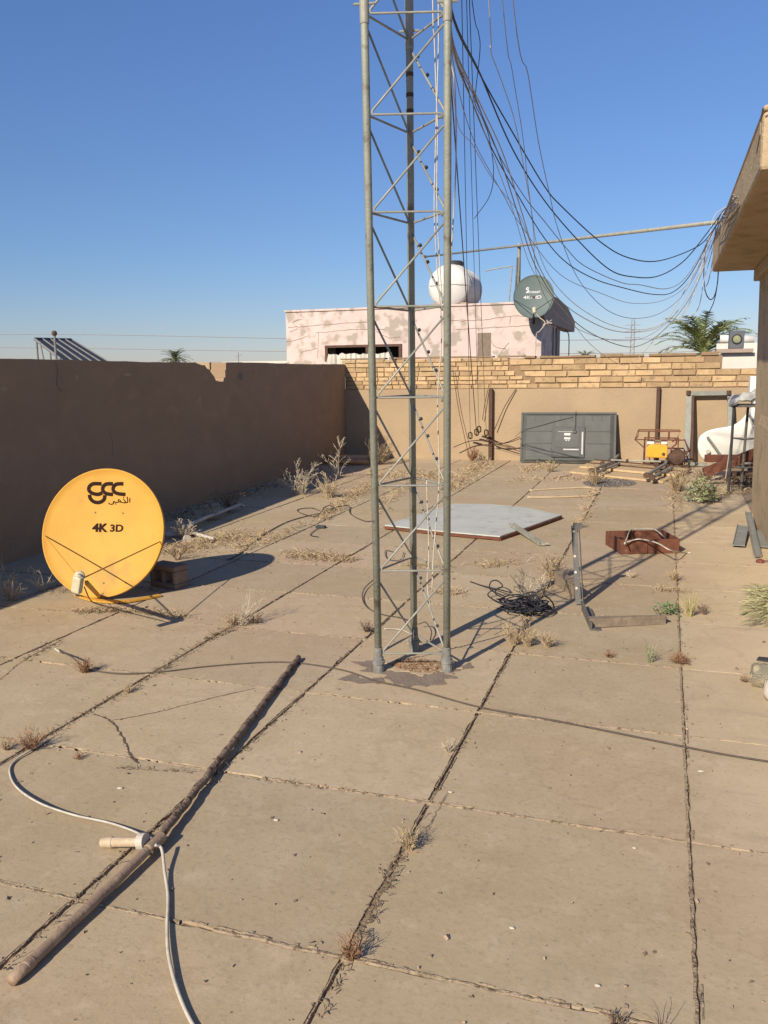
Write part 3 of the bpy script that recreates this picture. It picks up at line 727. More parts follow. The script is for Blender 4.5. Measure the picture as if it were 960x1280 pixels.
# water tank on that roof
ty = 20.0; tc = AY(560.5, 357.5, ty); rr = .50
b = MB()
prof = [(.05, -.16), (.20, -.13), (.34, -.07), (.44, 0), (rr, .07), (rr, .22)]
for k in range(7):
    z_ = .24+k*.17; prof += [(rr-.02, z_), (rr+.03, z_+.035), (rr+.03, z_+.085), (rr-.02, z_+.12)]
prof += [(rr, 1.46), (.4, 1.55), (.2, 1.62), (.05, 1.64)]
MT = Matrix.Translation(tc) @ Matrix.Rotation(-math.pi/2, 4, 'X')
t = thing('water_tank', (tc.x, tc.y+.7, 3.07), 'white ribbed water tank with a black lid on the pink building', 'water tank')
b.lathe(prof, MT, 40); b.build('tank_body', M['tank_white'], t, smooth=True)
b = MB(); b.lathe([(.22, .0), (.22, .09), (.19, .12), (.05, .13)], Matrix.Translation((tc.x+.03, tc.y+.45, tc.z+rr-.01)), 24); b.build('lid', M['tv_dark'], t, smooth=False)
b = MB(); b.lathe([(.23, 0), (.22, .05)], Matrix.Translation((tc.x+.03, tc.y+.45, tc.z+rr-.06)), 24)
b.build('neck', M['tank_white'], t)
b = MB(); b.box(tc.x-.45, tc.x+.45, tc.y+.05, tc.y+.2, 3.0, tc.z-.38); b.box(tc.x-.45, tc.x+.45, tc.y+1.1, tc.y+1.25, 3.0, tc.z-.38); b.build('cradle', M['concrete_brown'], t)
b = MB(); b.tube([(tc.x+math.cos(a/20*6.283)*(rr+.006), tc.y+.10, tc.z+math.sin(a/20*6.283)*(rr+.006)) for a in range(21)], .008, 5)
b.tube([(tc.x-.46, tc.y-.02, tc.z+.02), (tc.x-.3, tc.y-.12, tc.z+.02), (tc.x, tc.y-.18, tc.z+.02), (tc.x+.3, tc.y-.12, tc.z+.02), (tc.x+.46, tc.y-.02, tc.z+.02)], .007, 5); b.build('seam', M['pvc'], t)
# thin bent pipe and poles on that roof
cable('bent_pipe', [AY(608, 339, 20.6), AY(609, 338, 20.6), AY(638, 333, 20.6), AY(640, 333.5, 20.6), AY(640, 336, 20.6), AY(636, 379, 20.6), AY(636, 384, 20.6)], .016, M['galv_light'], 'thin pipe bent down to the roof right of the white tank', 'pipe', k=2)
b = MB(); p = AY(649, 304, 19.4); b.tube([Vector((p.x, p.y, 3.0)), Vector((p.x, p.y, 4.3)), p], .04, 8)
tag(b.build('pipe_pole', M['galv_light'], smooth=True), 'upright pole behind the grey dish that carries the long pipe', 'pole')
b = MB(); p = AY(647, 322, 19.2); q = AY(643.5, 381, 19.2); b.tube([q, p], .022, 6)
tag(b.build('thin_pole', M['grey_steel'], smooth=True), 'thin leaning rod just left of the pole behind the grey dish', 'rod')

# ------------------------------------------------------------------ dishes
def dish_matrix(bottom, nrm, rollv=0):
    n_ = Vector(nrm).normalized(); rx = Vector((0, 0, 1)).cross(n_).normalized(); uy = n_.cross(rx)
    m_ = Matrix(((rx.x, uy.x, n_.x, 0), (rx.y, uy.y, n_.y, 0), (rx.z, uy.z, n_.z, 0), (0, 0, 0, 1)))
    return m_
def dish_surface(rx, ry, dep, DM, m, parent, rim=None):
    b = MB(); n, rg = 64, 10
    b.v.append(DM @ Vector((0, 0, -dep)))
    for i in range(1, rg+1):
        s = i/rg
        for k in range(n): a = 2*math.pi*k/n; b.v.append(DM @ Vector((rx*s*math.cos(a), ry*s*math.sin(a), -dep*(1-s*s))))
    for (s, z) in ((1.012, .006), (1.02, .0), (1.02, -.02), (1.0, -.018)):
        for k in range(n): a = 2*math.pi*k/n; b.v.append(DM @ Vector((rx*s*math.cos(a), ry*s*math.sin(a), z)))
    for i in range(rg-1, 0, -1):
        s = i/rg
        for k in range(n): a = 2*math.pi*k/n; b.v.append(DM @ Vector((rx*s*math.cos(a), ry*s*math.sin(a), -dep*(1-s*s)-.006)))
    b.v.append(DM @ Vector((0, 0, -dep-.006)))
    for k in range(n): b.f.append((0, 1+k, 1+(k+1) % n))
    rings = (len(b.v)-2)//n
    for i in range(rings-1):
        for k in range(n):
            a = 1+i*n+k; c = 1+i*n+(k+1) % n; b.f.append((a, a+n, c+n, c))
    lastc = len(b.v)-1; s0 = 1+(rings-1)*n
    for k in range(n): b.f.append((lastc, s0+(k+1) % n, s0+k))
    return b.build('reflector', m, parent, smooth=True)

# yellow dish
db = G(121.5, 750)
DN = Vector((.16, -.93, .30)).normalized(); RXd, RYd, DEP = .462, .466, .05
M0 = dish_matrix(db, DN)
uy = Vector((M0[0][1], M0[1][1], M0[2][1])); rxv = Vector((M0[0][0], M0[1][0], M0[2][0]))
cen = db+uy*(RYd+.012)+Vector((0, 0, .012))
DM = Matrix.Translation(cen) @ M0
t = thing('satellite_dish', db, 'large yellow satellite dish leaning on the roof floor near the left wall', 'satellite dish')
rf = dish_surface(RXd, RYd, DEP, DM, M['yellow'], t)
def dfn(rx=RXd, ry=RYd, dp=DEP, MM=DM, off=.0035):
    return lambda x, y: MM @ Vector((x, y, -dp*(1-(x/rx)**2-(y/ry)**2)+off))
F_ = dfn()
cpx, cpy, kx, ky = 128, 666.5, RXd*2/153, RYd*2/167*.985
def L4(x, y): return ((80+x/10.67-cpx)*kx, -(580+y/10.67-cpy)*ky)
b = MB(); W_ = .026
for st in ([(430, 218), (370, 216), (310, 222), (265, 262), (262, 315), (305, 352), (360, 366), (400, 364), (440, 345)],
           [(588, 216), (530, 216), (485, 226), (452, 262), (450, 310), (480, 346), (530, 362), (590, 366)],
           [(735, 216), (680, 216), (632, 224), (596, 262), (594, 305), (622, 340), (680, 358), (765, 366)],
           [(268, 375), (280, 425), (320, 468), (375, 484), (430, 472), (470, 435), (478, 378)]):
    ribbon(b, [L4(*p) for p in st], W_, F_)
b.build('logo', M['black_print'], rf, fix=False)
b = MB()
for st in ([(828, 415), (830, 480)], [(792, 398), (800, 465), (785, 482), (745, 484)], [(738, 432), (762, 458), (765, 480)], [(745, 484), (700, 474)],
           [(705, 470), (690, 448), (668, 440), (672, 468), (700, 474)], [(672, 468), (655, 478), (620, 478), (612, 462)], [(612, 462), (596, 478), (600, 496), (570, 506), (542, 500), (536, 482)]):
    ribbon(b, [L4(*p) for p in st], .0065, F_, 3)
for (x_, y_) in ((740, 410), (630, 500)): ribbon(b, [L4(x_-7, y_), L4(x_+7, y_)], .008, F_)
b.build('script_lettering', M['black_print'], rf, fix=False)
tx, ty_ = L4(385, 850); F2 = lambda x, y: F_(x+tx, y+ty_)
text_mesh('4K', .082, 'lettering', M['black_print'], rf, lambda x, y: F_(x+L4(428, 850)[0], y+L4(428, 850)[1]), .0035, 1.15)
text_mesh('3D', .072, 'lettering', M['black_print'], rf, lambda x, y: F_(x+L4(662, 852)[0], y+L4(662, 852)[1]), .002, 1.2)
b = MB()
for px, py in ((113, 638.6), (149, 639), (133, 733), (162, 732), (134, 747)):
    x_, y_ = (px-cpx)*kx, -(py-cpy)*ky; c_ = F_(x_, y_); b.tube([c_-DN*.003, c_+DN*.003], .0065, 8)
b.build('screw', M['screw'], rf)
# arm, LNB and stays: LNB position in front of the lower rim
lnb = AD(98, 722, 4.93)
bot = DM @ Vector((0, -RYd*.99, .0))
b = MB(); b.bar(bot+Vector((0, 0, .0))-DN*.03, lnb+Vector((.03, .03, -.035)), .02, .026); b.build('feed_arm', M['yellow'], t, bevel=.003)
for sg, pp in ((-1, (-RXd*.97, -.03)), (1, (RXd*.965, -.06))):
    e = DM @ Vector((pp[0], pp[1], .004)); b = MB(); b.tube([e, lnb+Vector((.01*sg, .02, -.01))], .0045, 6); b.build('stay_rod', M['yellow'], t)
ax = (cen+uy*-.1-lnb).normalized()
LM = Matrix.Translation(lnb) @ ax.to_track_quat('Z', 'Y').to_matrix().to_4x4()
b = MB(); b.lathe([(.012, -.02), (.02, -.015), (.02, .03), (.03, .035), (.031, .055), (.022, .065), (.004, .068)], LM, 20)
ln = b.build('feed_horn', M['cream'], t, smooth=False)
b = MB(); b.box(-.028, .028, -.02, .02, -.055, .045, Matrix.Translation(lnb+Vector((0, -.01, -.035))) @ Matrix.Rotation(.25, 4, 'Y')); b.build('feed_housing', M['cream'], t, bevel=.008)
b = MB(); b.tube(smoothpts([lnb+Vector((.02, .02, -.06)), G(115, 752, .06), G(135, 758, .008), G(160, 765, .006), G(185, 758, .006)]), .004, 6); b.build('cable', M['dusty_cable'], t, smooth=True)
# flat yellow mounting strip lying under it
b = MB()
P1 = smoothpts([G(*p, .012) for p in ((96, 743), (118, 750), (150, 752), (180, 748), (200, 744))], 5)
for q in range(len(P1)-1): b.bar(P1[q], P1[q+1], .045, .012)
b.build('base_strip', M['yellow'], t)
b = MB(); p = G(100, 743, .03); b.tube([p+Vector((-.03, 0, 0)), p+Vector((.03, 0, 0))], .016, 10); b.build('knob', M['tv_dark'], t)

# hollow block behind the dish
bc = G(207, 738)
MBk = Matrix.Translation(bc+Vector((-.02, .12, 0))) @ Matrix.Rotation(-.25, 4, 'Z') @ Matrix.Scale(.8, 4)
b = MB(); b.box(-.2, .14, -.09, .09, 0, .05, MBk); b.box(-.2, .14, -.09, .09, .17, .22, MBk)
for x_ in (-.2, -.05, .10): b.box(x_, x_+.04, -.088, .088, .05, .17, MBk)
tag(b.build('hollow_block', M['hollow'], bevel=.008), 'brown hollow concrete block propping the yellow dish from behind', 'block')

# grey dish on the pink building
gc = AY(667, 370.5, 18.3); GN = Vector((.10, -.95, .22)).normalized()
GM = Matrix.Translation(gc) @ dish_matrix(gc, GN)
t = thing('satellite_dish', gc, 'dark grey green satellite dish mounted on the corner of the pink building', 'satellite dish')
gf = dish_surface(.415, .45, .06, GM, M['dish_grey'], t)
FG = dfn(.415, .45, .06, GM, .004)
text_mesh('4K-HD', .098, 'lettering', M['white_print'], gf, lambda x, y: FG(x-.03, y-.005), .0005, 1.3, .1)
text_mesh('INTERNET', .058, 'lettering', M['white_print'], gf, lambda x, y: FG(x+.00, y+.105), .001, 1.05)
b = MB(); ribbon(b, [(-.10, .19), (-.14, .20), (-.15, .165), (-.11, .15), (-.125, .115), (-.16, .10)], .022, FG); b.build('logo', M['white_print'], gf, fix=False)
gl_ = GM @ Vector((.04, -.43, .38)); gb_ = GM @ Vector((0, -.44, 0))
b = MB(); b.bar(gb_, gl_, .03, .03); b.build('feed_arm', M['dish_grey'], t)
for sx_ in (-1, 1):
    b = MB(); b.tube([GM @ Vector((sx_*.40, -.06, 0)), gl_], .007, 5); b.build('stay_rod', M['tv_dark'], t)
b = MB(); b.lathe([(.02, -.06), (.035, -.03), (.035, .04), (.045, .05), (.045, .09), (.01, .10)], Matrix.Translation(gl_) @ (gc-gl_).normalized().to_track_quat('Z', 'Y').to_matrix().to_4x4(), 14); b.build('feed_horn', M['cream'], t)
b = MB(); b.tube([gc-GN*.05, gc-GN*.25, gc-GN*.25+Vector((0, 0, -.5))], .03, 8); b.build('mount', M['rust_dark'], t)
cable('dish_cable', [gl_, gl_+Vector((.10, 0, -.12)), gl_+Vector((.22, 0, -.24)), gl_+Vector((.12, 0, -.40)), gl_+Vector((.03, .1, -.5)), gl_+Vector((.02, .1, -1.2))], .010, M['white_cable'], 'pale cable hanging from the grey dish arm past the concrete canopy', 'cable')
b = MB()
for k in range(9):
    a = k/9*6.28*2.2; p_ = gl_+Vector((.27, 0, -.24)); q_ = gl_+Vector((.27+.09*math.cos(a), .03*random.random(), -.24+.06*math.sin(a*1.3)))
    b.tube([p_, q_], .006, 5)
tag(b.build('cable_knot', M['white_cable']), 'small knotted tangle of pale wire beside the grey dish cable', 'wire')
cable('drop_wire', [AY(707, 412, 23), AY(711, 420, 23), AY(711, 446, 23)], .014, M['black_cable'], 'dark wire hanging from the outer end of the concrete canopy', 'wire')
cable('drop_wire', [AY(697, 413, 23), AY(697, 430, 23), AY(695, 446, 23)], .008, M['black_cable'], 'thin wire hanging from the middle of the concrete canopy', 'wire')

# ------------------------------------------------------------------ solar panels, palms, far things
t = thing('solar_array', AD(90, 460, 17), 'tilted solar panel array on the roof beyond the left wall', 'solar panel')
a_, b_, c_, d_ = AD(42, 423, 16.5), AD(89, 424, 19), AD(150, 461, 17.5), AD(103, 470, 15)
n_ = (b_-a_).cross(d_-a_).normalized()
for k in range(5):
    s0, s1 = k/5+.008, (k+1)/5-.008
    P = [a_.lerp(b_, s0), a_.lerp(b_, s1), d_.lerp(c_, s1), d_.lerp(c_, s0)]
    b = MB(); b.prism(P, n_*.03); pn = b.build('panel', M['panel'], t)
    b = MB()
    for q in range(4): b.bar(P[q], P[(q+1) % 4], .014, .04, n_)
    b.build('frame', M['alu'], pn)
b = MB()
for px, D in ((45, 16.7), (60, 17.6), (80, 18.6)):
    q = a_.lerp(b_, (px-42)/47); b.tube([q, Vector((q.x, q.y, -.3))], .02, 6)
b.tube([a_.lerp(d_, .15), Vector((a_.lerp(d_, .5).x, a_.lerp(d_, .5).y, 0))], .015, 6)
b.build('rack', M['alu'], t)
b = MB(); p = AD(68, 418, 15.5); b.tube([Vector((p.x, p.y, -.5)), p], .022, 8); po = b.build('pole', M['alu'])
tag(po, 'short upright pole with a ball top in front of the solar panels', 'pole')
b = MB(); b.lathe([(.01, -.05), (.04, -.035), (.05, 0), (.04, .035), (.01, .05)], Matrix.Translation(p+Vector((0, 0, .02))), 12); b.build('ball', M['rust_dark'], po)
# neighbour roof carrying the array
b = MB(); b.box(-17, -7.0, 11, 20, -3.6, 1.2); tag(b.build('neighbour_roof', M['render_tan']), 'flat roofed house beyond the left wall that carries the solar panels', 'house')

def palm(base, h, R_, label, m, n=46, grp=None, up=.9):
    t = thing('palm_tree', base, label, 'palm tree'); base = Vector(base)
    b = MB(); b.tube([base, base+Vector((.05, 0, h*.5)), base+Vector((0, 0, h))], [.24, .2, .2], 10); b.build('trunk', M['trunk'], t)
    b = MB(); top = base+Vector((0, 0, h))
    for k in range(n):
        a = 2.399*k+random.uniform(-.2, .2); el = (-.25+1.75*random.random()**.8)*up; L = R_*random.uniform(.8, 1.1)
        hd = Vector((math.cos(a), math.sin(a), 0)); pts = []; p = top.copy(); e_ = el
        for s in range(13):
            pts.append(p.copy()); p = p+(hd*math.cos(e_)+Vector((0, 0, math.sin(e_))))*L/12; e_ -= .07*(1.+s*.12)
        b.tube(pts, [.03*(1-i/14) for i in range(13)], 4)
        side = Vector((-hd.y, hd.x, 0))
        for s in range(26):
            u = 1.5+s/26*11; i = int(u); q = pts[min(i, 12)].lerp(pts[min(i+1, 12)], u-i); tg = (pts[min(i+1, 12)]-pts[max(i-1, 0)]).normalized()
            ll = L*.21*(1-abs(s/26-.4)*.9)
            for sg in (-1, 1):
                d = (side*sg*.8+tg*.75+Vector((0, 0, random.uniform(-.45, .15)))).normalized()
                w_ = tg*.05*R_/3
                b.v += [q-w_, q+w_, q+d*ll]; j = len(b.v); b.f.append((j-3, j-2, j-1))
    b.build('crown', m, t, fix=False)
pc = AD(880, 424, 44)
palm((pc.x, pc.y, -3.6), pc.z+3.6-.75, 2.9, 'large date palm rising behind the brick wall near the canopy', M['frond'], 44)
pc = AD(218, 447, 80); palm((pc.x, pc.y, -3.6), pc.z+3.6-.3, 1.7, 'small distant palm top just above the left wall', M['frond_far'], 34)
pc = AD(731, 446, 95); palm((pc.x, pc.y, -3.6), pc.z+3.6-.3, 1.5, 'tiny distant palm top right of the pink building', M['frond_far'], 26)

# white house with cooler at the right
p0, p1 = AY(903, 450, 22), AY(948, 450, 22)
t = thing('white_house', ((p0.x+p1.x)/2, 24, -3.6), 'white painted parapet of a house beyond the right end of the brick wall', 'house')
b = MB(); b.box(p0.x, p0.x+4.5, 22, 30, -3.6, AY(920, 441, 22).z); b.build('wall', M['white_wall'], t)
b = MB(); b.box(p0.x-.15, p0.x+.66, 21.85, 22.6, AY(920, 441, 22).z+.004, AY(920, 436, 22).z); b.build('ledge', M['concrete_brown'], t)
q0, q1 = AY(911, 441, 21.9), AY(931, 418, 21.9)
t = thing('air_cooler', (q0.x+.2, 22.1, AY(920, 436, 22).z), 'square slate grey air cooler with a round fan opening on the white house', 'air cooler')
zb = AY(920, 436, 22).z+.004
b = MB(); b.box(q0.x, q1.x, 21.95, 22.3, zb, zb+.42); b.build('housing', M['cooler'], t, bevel=.015)
fc = Vector(((q0.x+q1.x)/2, 21.94, zb+.22)); FM = Matrix.Translation(fc) @ Matrix.Rotation(math.pi/2, 4, 'X')
b = MB(); b.tube([fc+Vector((.10*math.cos(a/16*6.283), 0, .10*math.sin(a/16*6.283))) for a in range(17)], .02, 6); b.build('fan_ring', M['tv_dark'], t)
b = MB(); b.lathe([(.085, 0), (.085, .012), (.02, .02)], FM, 16); b.build('fan', M['fan'], t)
b = MB(); b.tube([AY(900, 423.5, 24), AY(943, 424, 24)], .10, 14)
tag(b.build('white_drum', M['tank_white'], smooth=True), 'white horizontal drum behind the air cooler', 'tank')
b = MB(); p = AY(921, 440, 24.0); b.box(p.x-.5, p.x+.5, 23.9, 24.1, AY(920, 441, 22).z, AY(921, 429, 24).z); tag(b.build('drum_support', M['white_wall']), 'low white plinth under the horizontal drum', 'plinth')
# distant pale house right of left wall
p = AD(325, 451.5, 60); b = MB(); b.box(p.x-3.0, p.x+2.2, p.y, p.y+6, -3.6, p.z); tag(b.build('distant_house', M['white_wall']), 'tiny pale house on the horizon left of the pink building', 'house')
p = AD(292, 455, 16); 
# power lines
for q, (y0_, y1_, lab) in enumerate([(432, 441, 'lower of the two thin power lines across the horizon'), (416, 424, 'upper of the two thin power lines across the horizon')]):
    P = [AD(-350, y0_+(6 if q else 0), 62), AD(60, y0_+(3 if not q else 2), 60), AD(420, y0_+8, 58), AD(800, y1_, 60), AD(1300, y1_-16, 62)]
    cable('power_line', P, .022, M['grey_cable'], lab, 'power line', 'power lines across the horizon')
for px in (-350, 1300):
    p = AD(px, 400, 62); b = MB(); b.tube([Vector((p.x, p.y, -3.6)), Vector((p.x, p.y, p.z))], [.16, .1], 8); o = b.build('power_pole', M['concrete_brown'])
    tag(o, 'concrete power pole beyond the %s edge of the view' % ('left' if px < 0 else 'right'), 'pole')
b = MB(); p = AD(790, 445, 70)
for sx_ in (-.25, .25): b.tube([p+Vector((sx_, 0, -5)), p+Vector((sx_*.4, 0, 3.0))], .03, 4)
for k in range(8): b.tube([p+Vector((-.22, 0, -.5+k*.4)), p+Vector((.2, 0, -.1+k*.4))], .02, 4)
for k in range(3): b.tube([p+Vector((-.6, 0, 1.5+k*.5)), p+Vector((.6, 0, 1.5+k*.5))], .02, 4)
tag(b.build('distant_mast', M['grey_cable']), 'faint distant lattice mast behind the sagging cables', 'mast')
b = MB(); p = AD(298, 446, 40); b.tube([p+Vector((0, 0, -4)), p+Vector((0, 0, .2))], .02, 5); b.tube([p+Vector((-.15, 0, .0)), p+Vector((.18, 0, .1))], .015, 5)
tag(b.build('distant_aerial', M['grey_cable']), 'tiny aerial sticking up beyond the notch in the left wall', 'aerial')

# ------------------------------------------------------------------ television leaning on the back wall
tl, tr, br, bl = AY(654.5, 516, 15.0), AY(768.5, 515.5, 15.03), AY(769.5, 579, 14.80), AY(650, 578.5, 14.75)
zb_ = min(br.z, bl.z); br.z = bl.z = .01
t = thing('television', (bl+br)/2, 'large flat television standing with its grey back outward against the back wall', 'television')
ex = (br-bl); ey = ((tl-bl)+(tr-br))/2; en = ex.cross(ey).normalized()      # en points to the viewer or away
if en.y > 0: en = -en
def TV(u, v, d=0): return bl+ex*u+ey*v+((tl-bl)-(tr-br))*(.0)*v+en*d
def tvbox(b, u0, u1, v0, v1, d0, d1, tp=0):
    b.hexa([TV(u0, v0, d0), TV(u1, v0, d0), TV(u1, v1, d0), TV(u0, v1, d0), TV(u0+tp, v0+tp, d1), TV(u1-tp, v0+tp, d1), TV(u1-tp, v1-tp, d1), TV(u0+tp, v1-tp, d1)])
b = MB(); tvbox(b, 0, 1, 0, 1, 0, .012); tvbox(b, .0, 1, .965, 1, .0121, .03); tvbox(b, 0, .02, .03, .96, .0121, .028); tvbox(b, .98, 1, .03, .96, .0121, .028); tvbox(b, .022, .978, .012, .96, .0122, .045, .04); b.build('back_panel', M['tv_back'], t, bevel=.004)
b = MB()
for v in (.38, .62): tvbox(b, .055, .33, v-.009, v+.009, .0455, .052); tvbox(b, .70, .945, v-.009, v+.009, .0455, .052)
for u in (.345, .36, .655, .67): tvbox(b, u-.003, u+.003, .70, .93, .0455, .0475)
for u in (.145, .235, .42, .54, .75, .85): tvbox(b, u-.006, u+.006, .83, .93, .0455, .0477)
tvbox(b, .06, .32, .105, .115, .0455, .0475); tvbox(b, .70, .94, .095, .105, .0455, .0475)
b.build('groove', M['tv_dark'], t)
b = MB(); tvbox(b, .335, .68, .10, .70, .0456, .070); b.build('connector_bay', M['tv_dark'], t, bevel=.003)
b = MB(); tvbox(b, .37, .62, .30, .66, .0705, .0754); tvbox(b, .36, .63, .12, .20, .0705, .078); cv = b.build('cover_plate', M['tv_back'], t, bevel=.004)
b = MB(); tvbox(b, .46, .62, .24, .265, .0705, .078); tvbox(b, .648, .664, .16, .60, .0705, .078); b.build('metal_strip', M['tv_light'], t)
b = MB(); tvbox(b, .465, .53, .53, .575, .0755, .0765); tvbox(b, .465, .53, .455, .49, .0755, .0765); tvbox(b, .48, .495, .425, .445, .0755, .0765); tvbox(b, .505, .52, .425, .445, .0755, .0765)
tvbox(b, .40, .57, .60, .606, .0755, .076); b.build('sticker', M['label_white'], cv)
b = MB(); b.tube([TV(.575+.018*math.cos(a/12*6.283), .60+.03*math.sin(a/12*6.283), .078) for a in range(13)], .008, 6); b.build('plug_ring', M['tv_dark'], t)
cable('loose_lead', [TV(.58, 1.02, .03), TV(.578, .9, .06), TV(.58, .75, .06), TV(.575, .64, .085)], .006, M['tv_dark'], 'black lead hanging over the top edge of the television back', 'cable')
cable('loose_lead', [TV(-.06, .5, .03), TV(.03, .63, .06), TV(.2, .72, .06), TV(.4, .83, .06), TV(.55, .9, .065)], .004, M['dusty_cable'], 'thin lead slanting across the left half of the television back', 'cable')
cable('loose_lead', [TV(.33, .28, .06), TV(.345, .15, .06), TV(.37, .02, .06), TV(.30, -.02, .16), TV(.22, -.0, .4)], .005, M['tv_dark'], 'black lead trailing out from below the television', 'cable')
for o in list(bpy.data.objects):
    if o.name.startswith('loose_lead'): o.location.z = max(o.location.z, .0)

# ------------------------------------------------------------------ orange generator
gp = G(822, 586); gy = 14.3
def GY(px, py, y=gy): return AY(px, py, y)
t = thing('generator', (GY(826, 582).x, gy, 0), 'small orange engine generator in a rusty tube frame by the back wall', 'generator')
b = MB()
x0_, x1_ = GY(805, 570).x, GY(843, 570).x; zt_ = GY(822, 549).z; zu_ = GY(822, 541).z; z00 = .06
for y_ in (gy-.12, gy+.28):
    b.tube([(x0_, y_, z00), (x0_, y_, zt_), (x1_+.05, y_, zt_), (x1_+.05, y_, z00), (x0_, y_, z00)], .013, 6)
for x_ in (x0_, x1_+.05):
    b.tube([(x_, gy-.12, z00), (x_, gy+.28, z00)], .013, 6); b.tube([(x_, gy-.12, zt_), (x_, gy+.28, zt_)], .013, 6)
xl, xr = GY(794, 548).x, GY(850, 541).x
b.tube([(x0_, gy-.12, zt_-.13), (xl, gy-.12, zt_), (xl+.04, gy-.1, zu_+.03), (xr, gy-.1, zu_+.03), (xr-.05, gy-.12, zt_)], .010, 6)
b.tube([(xl, gy-.12, zt_), (xl+.03, gy+.25, zt_+.02), (xl+.05, gy+.25, zu_+.03), (xr, gy+.25, zu_+.03), (xr, gy-.1, zu_+.03)], .010, 6)
b.tube([(x0_, gy-.12, zt_), (xl, gy-.12, zt_)], .010, 6); b.tube([(xl+.04, gy-.1, zu_+.03), (xl+.05, gy+.25, zu_+.03)], .01, 6)
b.tube([(x1_+.05, gy-.12, zt_), (GY(856, 548).x, gy-.12, zt_), (GY(860, 560).x, gy-.12, zt_-.15), (GY(857, 571).x, gy-.12, .2), (GY(851, 573).x, gy-.12, .18)], .013, 6)
for px in (811, 836): b.tube([(GY(px, 545).x, gy-.1, zt_), (GY(px, 545).x, gy-.1, zu_+.03)], .014, 6)
b.build('frame', M['rust'], t)
xa, xb = GY(808, 560).x, GY(834.5, 560).x; za, zb2 = GY(820, 571.5).z, GY(820, 555).z
b = MB(); b.prism([(xa, gy-.1, za), (xb, gy-.1, za), (xb, gy-.1, zb2-.02), (xb-.03, gy-.1, zb2), (xa+.05, gy-.1, zb2), (xa, gy-.1, zb2-.06)], (0, .3, 0)); b.build('orange_housing', M['orange'], t, bevel=.012)
b = MB(); b.tube([(GY(829.5, 567).x, gy-.108, GY(829.5, 567).z), (GY(829.5, 567).x, gy-.09, GY(829.5, 567).z)], .027, 14); b.build('round_port', M['rust_dark'], t)
b = MB(); b.box(xa+.01, xa+.12, gy-.09, gy+.1, zb2+.003, zb2+.075); b.box(xb-.1, xb-.01, gy-.09, gy+.1, zb2+.003, zb2+.07); b.build('filter_cap', M['white_plastic'], t, bevel=.008)
b = MB(); b.box(xa+.125, xb-.105, gy-.06, gy+.15, zb2+.004, zb2+.055)
b.build('fuel_tank', M['straw_hose'], t, bevel=.01)
ec = GY(846, 571, gy); EM = Matrix.Translation((ec.x, gy-.06, .2)) @ Matrix.Rotation(math.pi/2, 4, 'X')
b = MB(); b.lathe([(.03, -.12), (.11, -.11), (.13, -.05), (.13, .05), (.11, .08), (.03, .09)], EM, 14); b.box(ec.x-.1, ec.x+.1, gy-.02, gy+.2, .07, .26); b.tube([(ec.x+.1, gy-.05, .24), (ec.x+.2, gy-.05, .34)], .014, 6); b.build('engine', M['rust_dark'], t)
b = MB(); b.tube(smoothpts([(ec.x-.08, gy-.14, .45), (ec.x-.03, gy-.15, .49), (ec.x-.02, gy-.14, .42), (ec.x-.08, gy-.14, .36), (ec.x-.1, gy-.15, .3)]), .014, 6); b.build('hose', M['red_plastic'], t)

# ------------------------------------------------------------------ timber panel with steel props on it
P = [G(712, 592), G(829, 604.5), G(858, 591), G(738, 580)]
b = MB(); b.prism([p+Vector((0, 0, .035)) for p in P], (0, 0, -.03)); 
Q = [P[0].lerp(P[3], .3)+Vector((.05, 0, 0)), P[1].lerp(P[2], .35)+Vector((.06, 0, 0)), P[2]+Vector((.08, .05, 0)), P[3]+Vector((.1, .1, 0))]
b.prism([p+Vector((0, 0, .075)) for p in Q], (0, 0, -.035))
tag(b.build('timber_panel', M['wood'], bevel=.004), 'pale timber panel lying flat in front of the generator and television', 'timber panel')
b = MB()
for s_ in (.4, .85): b.bar(Q[0].lerp(Q[3], s_)+Vector((0, 0, .085)), Q[1].lerp(Q[2], s_)+Vector((0, 0, .085)), .02, .016)
tag(b.build('batten', M['rust_dark']), 'thin dark battens lying along the timber panel', 'batten')
def prop(pxs, zs_, r, label, m='dull_steel'):
    P = [G(px, py, z) for (px, py), z in zip(pxs, zs_)]
    t = thing('steel_prop', P[0], label, 'steel prop', 'steel props lying on the timber panel')
    b = MB(); b.tube(P, r, 8); b.build('tube', M[m], t, smooth=False)
    b = MB()
    for s_ in (.0, .35): 
        c_ = P[0].lerp(P[-1], s_); d_ = (P[-1]-P[0]).normalized()*.02; b.tube([c_-d_, c_+d_], r*1.7, 8)
    b.build('collar', M['rust_dark'], t)
prop([(739, 588), (766, 577), (775, 566)], (.11, .12, .15), .024, 'left grey steel prop on the timber panel, the one nearer the television')
prop([(745, 591), (774, 579)], (.10, .12), .022, 'grey steel prop lying just below the left bent one')
prop([(808, 594), (832, 580), (838, 561)], (.11, .13, .16), .026, 'right grey steel prop rising towards the generator')
prop([(815, 597), (840, 584)], (.10, .12), .024, 'short grey steel prop lowest on the right of the panel')
prop([(762, 575), (826, 577)], (.16, .16), .014, 'thin pale rod lying level across the steel props', 'galv_light')
b = MB()
for k in range(26):
    s_ = random.random(); px = (742+s_*30 if k % 2 else 812+s_*28); py = (592-s_*12 if k % 2 else 598-s_*13); p = G(px, py, .085)
    b.tube([p, p+Vector((random.uniform(-.03, .03), 0, random.uniform(.03, .07)))], .014, 6)
tag(b.build('coupler_pile', M['rust_dark'], fix=False), 'small dark steel couplers scattered under the props', 'couplers', kind='stuff')
b = MB()
